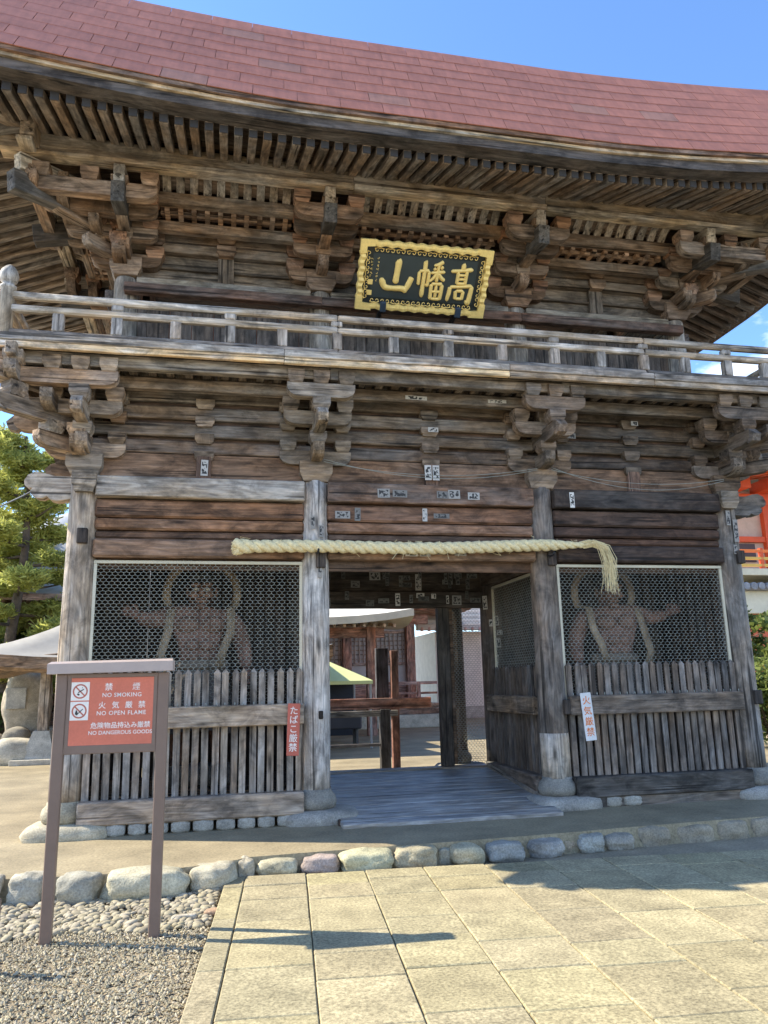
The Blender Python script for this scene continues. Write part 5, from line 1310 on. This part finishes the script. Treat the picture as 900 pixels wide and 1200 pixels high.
# small wooden pavilion with a curved roof
pav = thing('pavilion', 'small open pavilion with grey curved roof and stone-footed posts', 'pavilion', (-1.4, 19.2, PZ))
def curved_roof(cx, cy, hx, hy, ze, zr, upt, n_=12):
    V = []; F = []; rg = []
    for i in range(n_ + 1):
        t = i / n_; k = 1 - t; sag = t ** 1.55
        rx, ry = hx * k + .02, hy * k * .9 + .1 * hy
        ring = []
        for a in range(40):
            u = a / 10; sd = int(u) % 4; f_ = (u - int(u)) * 2 - 1
            x, y = ((f_, -1), (1, f_), (-f_, 1), (-1, -f_))[sd]
            ring.append((cx + x * rx, cy + y * ry, ze + (zr - ze) * sag + upt * k ** 2 * (abs(f_) ** 3)))
        rg.append(ring)
    V = [p for r_ in rg for p in r_]
    for i in range(n_):
        for a in range(40): F.append([i * 40 + a, i * 40 + (a + 1) % 40, (i + 1) * 40 + (a + 1) % 40, (i + 1) * 40 + a])
    F.append([n_ * 40 + a for a in range(40)])
    return V, F, rg
GREYR = plain('grey_copper_sheet', (.46, .46, .45), .45, .12, 2)
V, F, rg = curved_roof(-1.4, 19.2, 3.75, 2.4, 2.22, 4.4, .22); link('roof', fin(('roof',), V, F, True, plain('aged_roof_sheet', (.33, .31, .27), .6, .15, 2)), pav)
# thick eaves and soffit
V = []; F = []; 
for (x, y, z) in rg[0]: V += [(x, y, z), (x, y, z - .24), (-1.4 + (x + 1.4) * .93, 19.2 + (y - 19.2) * .93, z - .33), (-1.4 + (x + 1.4) * .45, 19.2 + (y - 19.2) * .45, z + .1)]
for a in range(40):
    b = (a + 1) % 40
    for q in range(3): F.append([a * 4 + q, b * 4 + q, b * 4 + q + 1, a * 4 + q + 1])
link('eaves', fin(('eaves',), V, F, False, WOOD), pav, None, (.24, .17, .115))
for k in range(34):
    y = 17.0 + k * .13; beam('rafter', pav, (-4.95, y, 2.13), (-3.0, y, 2.33), .05, .07, (.25, .18, .12)); 
for x in (-3.62, .8):
    for y in (17.9, 20.5):
        beam('post', pav, (x, y, .35), (x, y, 2.4), .2, .2, (.30, .25, .2)); g_ = fin(('stone_footing',), [(-.32, -.32, 0), (.32, -.32, 0), (.32, .32, 0), (-.32, .32, 0), (-.16, -.16, .55), (.16, -.16, .55), (.16, .16, .55), (-.16, .16, .55)], [[0, 1, 2, 3], [4, 5, 6, 7], [0, 1, 5, 4], [1, 2, 6, 5], [2, 3, 7, 6], [3, 0, 4, 7]], False, STONE)
        link('stone_footing', g_, pav, T(x, y, PZ + .1), (.5, .48, .42))
        link('footing_slab', cbox(1.0, 1.0, .11, .01, STONE), pav, T(x, y, PZ + .05), (.48, .45, .38))
beam('tie', pav, (-3.9, 17.9, 2.3), (1.1, 17.9, 2.3), .16, .22, (.25, .18, .12)); link('gilt_fitting', cbox(.3, .02, .14, .004, GOLD), pav, T(-3.95, 17.3, 2.2))
boxat('water_basin', pav, -2.6, -.2, 18.7, 19.7, PZ + .02, .85, (.4, .38, .33), STONE, .04)

# far hall seen through the passage
hall = thing('temple_hall', 'reddish timber temple hall with lattice shutters seen through the passage', 'hall', (-2.4, 29, PZ))
HY = 27.0; HC = (.34, .17, .13)
boxat('stone_plinth', hall, -12.4, 7.6, HY - 1.4, HY + 7, PZ, .55, (.5, .46, .38), STONE, .02)
boxat('veranda', hall, -12.0, 7.2, HY - 1.2, HY + 6, .75, .9, (.30, .2, .15)); boxat('veranda_beam', hall, -12.0, 7.2, HY - 1.22, HY - 1.05, .56, .74, (.24, .15, .11))
for k in range(9):
    x = -11.6 + k * 2.27
    beam('hall_column', hall, (x, HY, .55), (x, HY, 4.2), .3, .3, HC); beam('veranda_post', hall, (x, HY - 1.05, .55), (x, HY - 1.05, 1.6), .12, .12, HC)
    if k < 8:
        boxat('hall_wall', hall, x + .15, x + 2.12, HY + .1, HY + .14, .9, 4.2, (.5, .44, .42), PAINT)  # wall tone raised, purplish distance haze mixed into the colour
        boxat('shutter_frame', hall, x + .2, x + 2.07, HY + .02, HY + .09, 2.2, 2.3, (.3, .2, .17)); boxat('shutter_frame', hall, x + .2, x + 2.07, HY + .02, HY + .09, 3.3, 3.4, (.3, .2, .17)); boxat('skirting_board', hall, x + .16, x + 2.11, HY + .02, HY + .08, .92, 1.5, (.36, .2, .16))
        for q in range(12): boxat('lattice_bar', hall, x + .28 + q * .155, x + .32 + q * .155, HY + .04, HY + .075, 2.3, 3.3, (.30, .23, .21), axis='Z', c=.003)
        for q in range(6): boxat('lattice_bar', hall, x + .2, x + 2.07, HY + .045, HY + .08, 2.4 + q * .155, 2.44 + q * .155, (.30, .23, .21), c=.003)
boxat('head_beam', hall, -12.0, 7.2, HY - .18, HY + .18, 3.62, 3.95, HC); boxat('head_beam', hall, -12.0, 7.2, HY - .12, HY + .12, 4.1, 4.4, HC); boxat('veranda_rail', hall, -12.0, 7.2, HY - 1.1, HY - 1.0, 1.52, 1.62, HC); boxat('veranda_rail', hall, -12.0, 7.2, HY - 1.1, HY - 1.02, 1.2, 1.27, HC)
V, F, rg = curved_roof(-2.4, 30, 11.4, 6.0, 4.35, 9.5, .5); link('roof', fin(('roof',), V, F, True, GREYR), hall)
V = []; F = []
for (x, y, z) in rg[0]: V += [(x, y, z), (x, y, z - .2), (-2.4 + (x + 2.4) * .78, 30 + (y - 30) * .6, z + .1)]
for a in range(40):
    b = (a + 1) % 40
    for q in range(2): F.append([a * 3 + q, b * 3 + q, b * 3 + q + 1, a * 3 + q + 1])
link('eaves', fin(('eaves',), V, F, False, WOOD), hall, None, (.36, .24, .18))
for k in range(60): beam('rafter', hall, (-12.4 + k * .34, HY - 2.6, 4.2), (-12.4 + k * .34, HY - .1, 4.5), .09, .12, (.42, .28, .2))
# porch roof with a pale edge in front of the hall
por = thing('porch_roof', 'pale curved porch roof jutting out before the temple hall', 'porch', (1.5, 22.2, PZ))
V, F, rg = curved_roof(1.3, 22.6, 3.9, 1.7, 3.35, 4.6, .25); link('roof', fin(('roof',), V, F, True, plain('pale_roof', (.66, .62, .52), .6, .1, 2)), por)
V = []; F = []
for (x, y, z) in rg[0]: V += [(x, y, z), (x, y, z - .2), (1.3 + (x - 1.3) * .6, 22.6 + (y - 22.6) * .6, z - .1)]
for a in range(40):
    b = (a + 1) % 40
    for q in range(2): F.append([a * 3 + q, b * 3 + q, b * 3 + q + 1, a * 3 + q + 1])
link('eaves', fin(('eaves',), V, F, False, PAINT), por, None, (.58, .5, .38))
for x in (-1.8, 4.3): beam('porch_post', por, (x, 22.6, PZ), (x, 22.6, 3.4), .26, .26, HC)
beam('porch_beam', por, (-2.2, 22.6, 3.05), (4.7, 22.6, 3.05), .2, .3, HC)
for k in range(26): beam('rafter', por, (-2.3 + k * .28, 21.1, 3.15), (-2.3 + k * .28, 22.5, 3.3), .07, .09, (.42, .3, .22))
# stall tent with dark sides
tent = thing('stall_tent', 'yellow-green canopy tent with dark goods beneath, seen through the passage', 'tent', (2.0, 19.2, PZ))
CAN = plain('canopy_cloth', (.62, .66, .30), .7, .08, 3)
link('canopy', fin(('canopy',), [(.5, 18.2, 1.66), (3.5, 18.2, 1.66), (3.5, 20.6, 1.66), (.5, 20.6, 1.66), (2.0, 19.4, 2.42), (.5, 18.19, 1.58), (3.5, 18.19, 1.58), (3.5, 20.61, 1.58), (.5, 20.61, 1.58)], [[0, 1, 4], [1, 2, 4], [2, 3, 4], [3, 0, 4], [0, 1, 6, 5], [1, 2, 7, 6], [2, 3, 8, 7], [3, 0, 5, 8]], False, CAN), tent)
for x in (.55, 3.45):
    for y in (18.25, 20.55): beam('pole', tent, (x, y, PZ), (x, y, 1.62), .05, .05, (.4, .4, .4), mat=PAINT)
boxat('goods_table', tent, .7, 3.3, 18.6, 19.3, .55, .95, (.05, .055, .07), PAINT, .03); boxat('back_cloth', tent, .6, 3.4, 20.4, 20.45, .3, 1.6, (.03, .035, .05), PAINT)
for x in (.8, 3.2): boxat('table_leg', tent, x - .03, x + .03, 18.7, 19.2, PZ, .55, (.1, .1, .1), PAINT, .004, 'Z')
# timber rail barrier just behind the gate
bar = thing('rail_barrier', 'red-brown timber rail barrier with a dark post just beyond the passage', 'barrier', (2.3, 13.5, PZ))
boxat('top_rail', bar, .9, 3.62, 13.45, 13.55, 1.16, 1.34, (.36, .17, .12), WOOD); boxat('lower_rail', bar, .9, 3.0, 13.35, 13.44, 1.04, 1.14, (.24, .24, .24), WOOD)
boxat('dark_post', bar, 2.69, 2.86, 13.34, 13.49, PZ, 1.16, (.05, .05, .055), axis='Z'); boxat('tall_post', bar, 2.92, 3.05, 13.46, 13.58, PZ, 2.15, (.24, .12, .09), axis='Z')
boxat('dark_post', bar, 2.68, 2.9, 13.6, 13.72, 1.2, 2.2, (.06, .06, .075), axis='Z'); boxat('dark_post', bar, .95, 1.1, 13.34, 13.49, PZ, 1.16, (.05, .05, .055), axis='Z'); boxat('lower_board', bar, 1.1, 2.69, 13.38, 13.42, .55, .6, (.12, .12, .13))
# netted side hall roof right of the axis
side = thing('side_hall', 'white-walled side hall with pale tiled roof beyond the netted door', 'building', (9.5, 33, PZ))
boxat('wall', side, 8.6, 14, 31, 35, PZ, 3.6, (.7, .68, .62), PAINT); boxat('wall_plinth', side, 8.5, 14.1, 30.9, 35.1, PZ, .6, (.4, .38, .34), STONE)
for k in range(9): boxat('roof_tile_row', side, 7.6 - .0 + k * .05, 15.0 - k * .05, 30.0 + k * .28, 30.3 + k * .28, 3.6 + k * .2, 3.85 + k * .2, (.55, .52, .48), PAINT, .03)
for k in range(24): boxat('tile_rib', side, 7.75 + k * .3, 7.85 + k * .3, 29.97, 30.1, 3.56, 3.72, (.5, .3, .25), PAINT, .02, 'Z')

# vermilion building on the right, above a tile-capped white wall
VM = (.72, .11, .035); ver = thing('vermilion_building', 'bright vermilion timber building with cream walls and railed gallery right of the gate', 'building', (21, 25, PZ))
boxat('stone_base', ver, 16.3, 27, 22.5, 32, 3.55, 4.3, (.66, .62, .48), PAINT, .02)
boxat('red_base_wall', ver, 16.25, 27, 22.55, 32, PZ, 3.54, (.6, .13, .06), PAINT, .02)
boxat('gallery_floor', ver, 16.1, 27.2, 22.2, 32.2, 4.78, 5.0, (.75, .68, .5), PAINT)
for k in range(20): 
    x = 16.2 + k * .28; link('tile_cap', lathe('tile_cap', [(-.4, .13), (.0, .13), (.02, .11)], 12, 0, STONE, 'X', 0) if k == 0 else bpy.data.meshes['tile_cap'], ver, T(x, 22.2, 4.42) @ RZ(-math.pi / 2), (.30, .31, .33))
boxat('tile_ridge', ver, 16.1, 22, 22.25, 22.7, 4.3, 4.5, (.28, .29, .31), STONE, .02)
for z in (5.12, 5.35, 5.6): boxat('gallery_rail', ver, 16.2, 24, 22.25, 22.36, z - .045, z + .045, (.80, .2, .05) if z > 5.5 else (.8, .5, .12), PAINT)
for k in range(7): boxat('gallery_post', ver, 16.25 + k * 1.2, 16.37 + k * 1.2, 22.25, 22.37, 5.0, 5.7, VM, PAINT, axis='Z')
boxat('cream_wall', ver, 16.9, 26, 24.0, 31, 5.0, 8.1, (.62, .45, .34), PAINT)
for x in (16.9, 19.2, 21.5, 23.8): boxat('red_column', ver, x - .2, x + .2, 23.8, 24.15, 5.0, 8.1, VM, PAINT, axis='Z')
boxat('red_beam', ver, 16.4, 26.4, 23.75, 24.1, 7.55, 7.95, VM, PAINT); boxat('red_beam', ver, 16.7, 26.2, 23.85, 24.08, 6.2, 6.4, VM, PAINT)
boxat('window', ver, 17.6, 18.6, 23.93, 24.0, 5.5, 6.15, (.08, .05, .05), PAINT)
for k in range(9): boxat('bracket', ver, 16.4 + k * 1.15, 16.8 + k * 1.15, 22.9, 24.0, 7.95 + .0, 8.35, VM, PAINT, axis='Y')
for k in range(28): beam('rafter', ver, (15.2 + k * .4, 21.6, 8.3), (15.2 + k * .4, 24.5, 8.75), .14, .16, (.75, .16, .05), mat=PAINT)
V, F, rg = curved_roof(21, 27, 6.6, 5.6, 8.55, 12.5, .5); link('roof', fin(('roof',), V, F, True, GREYR), ver)
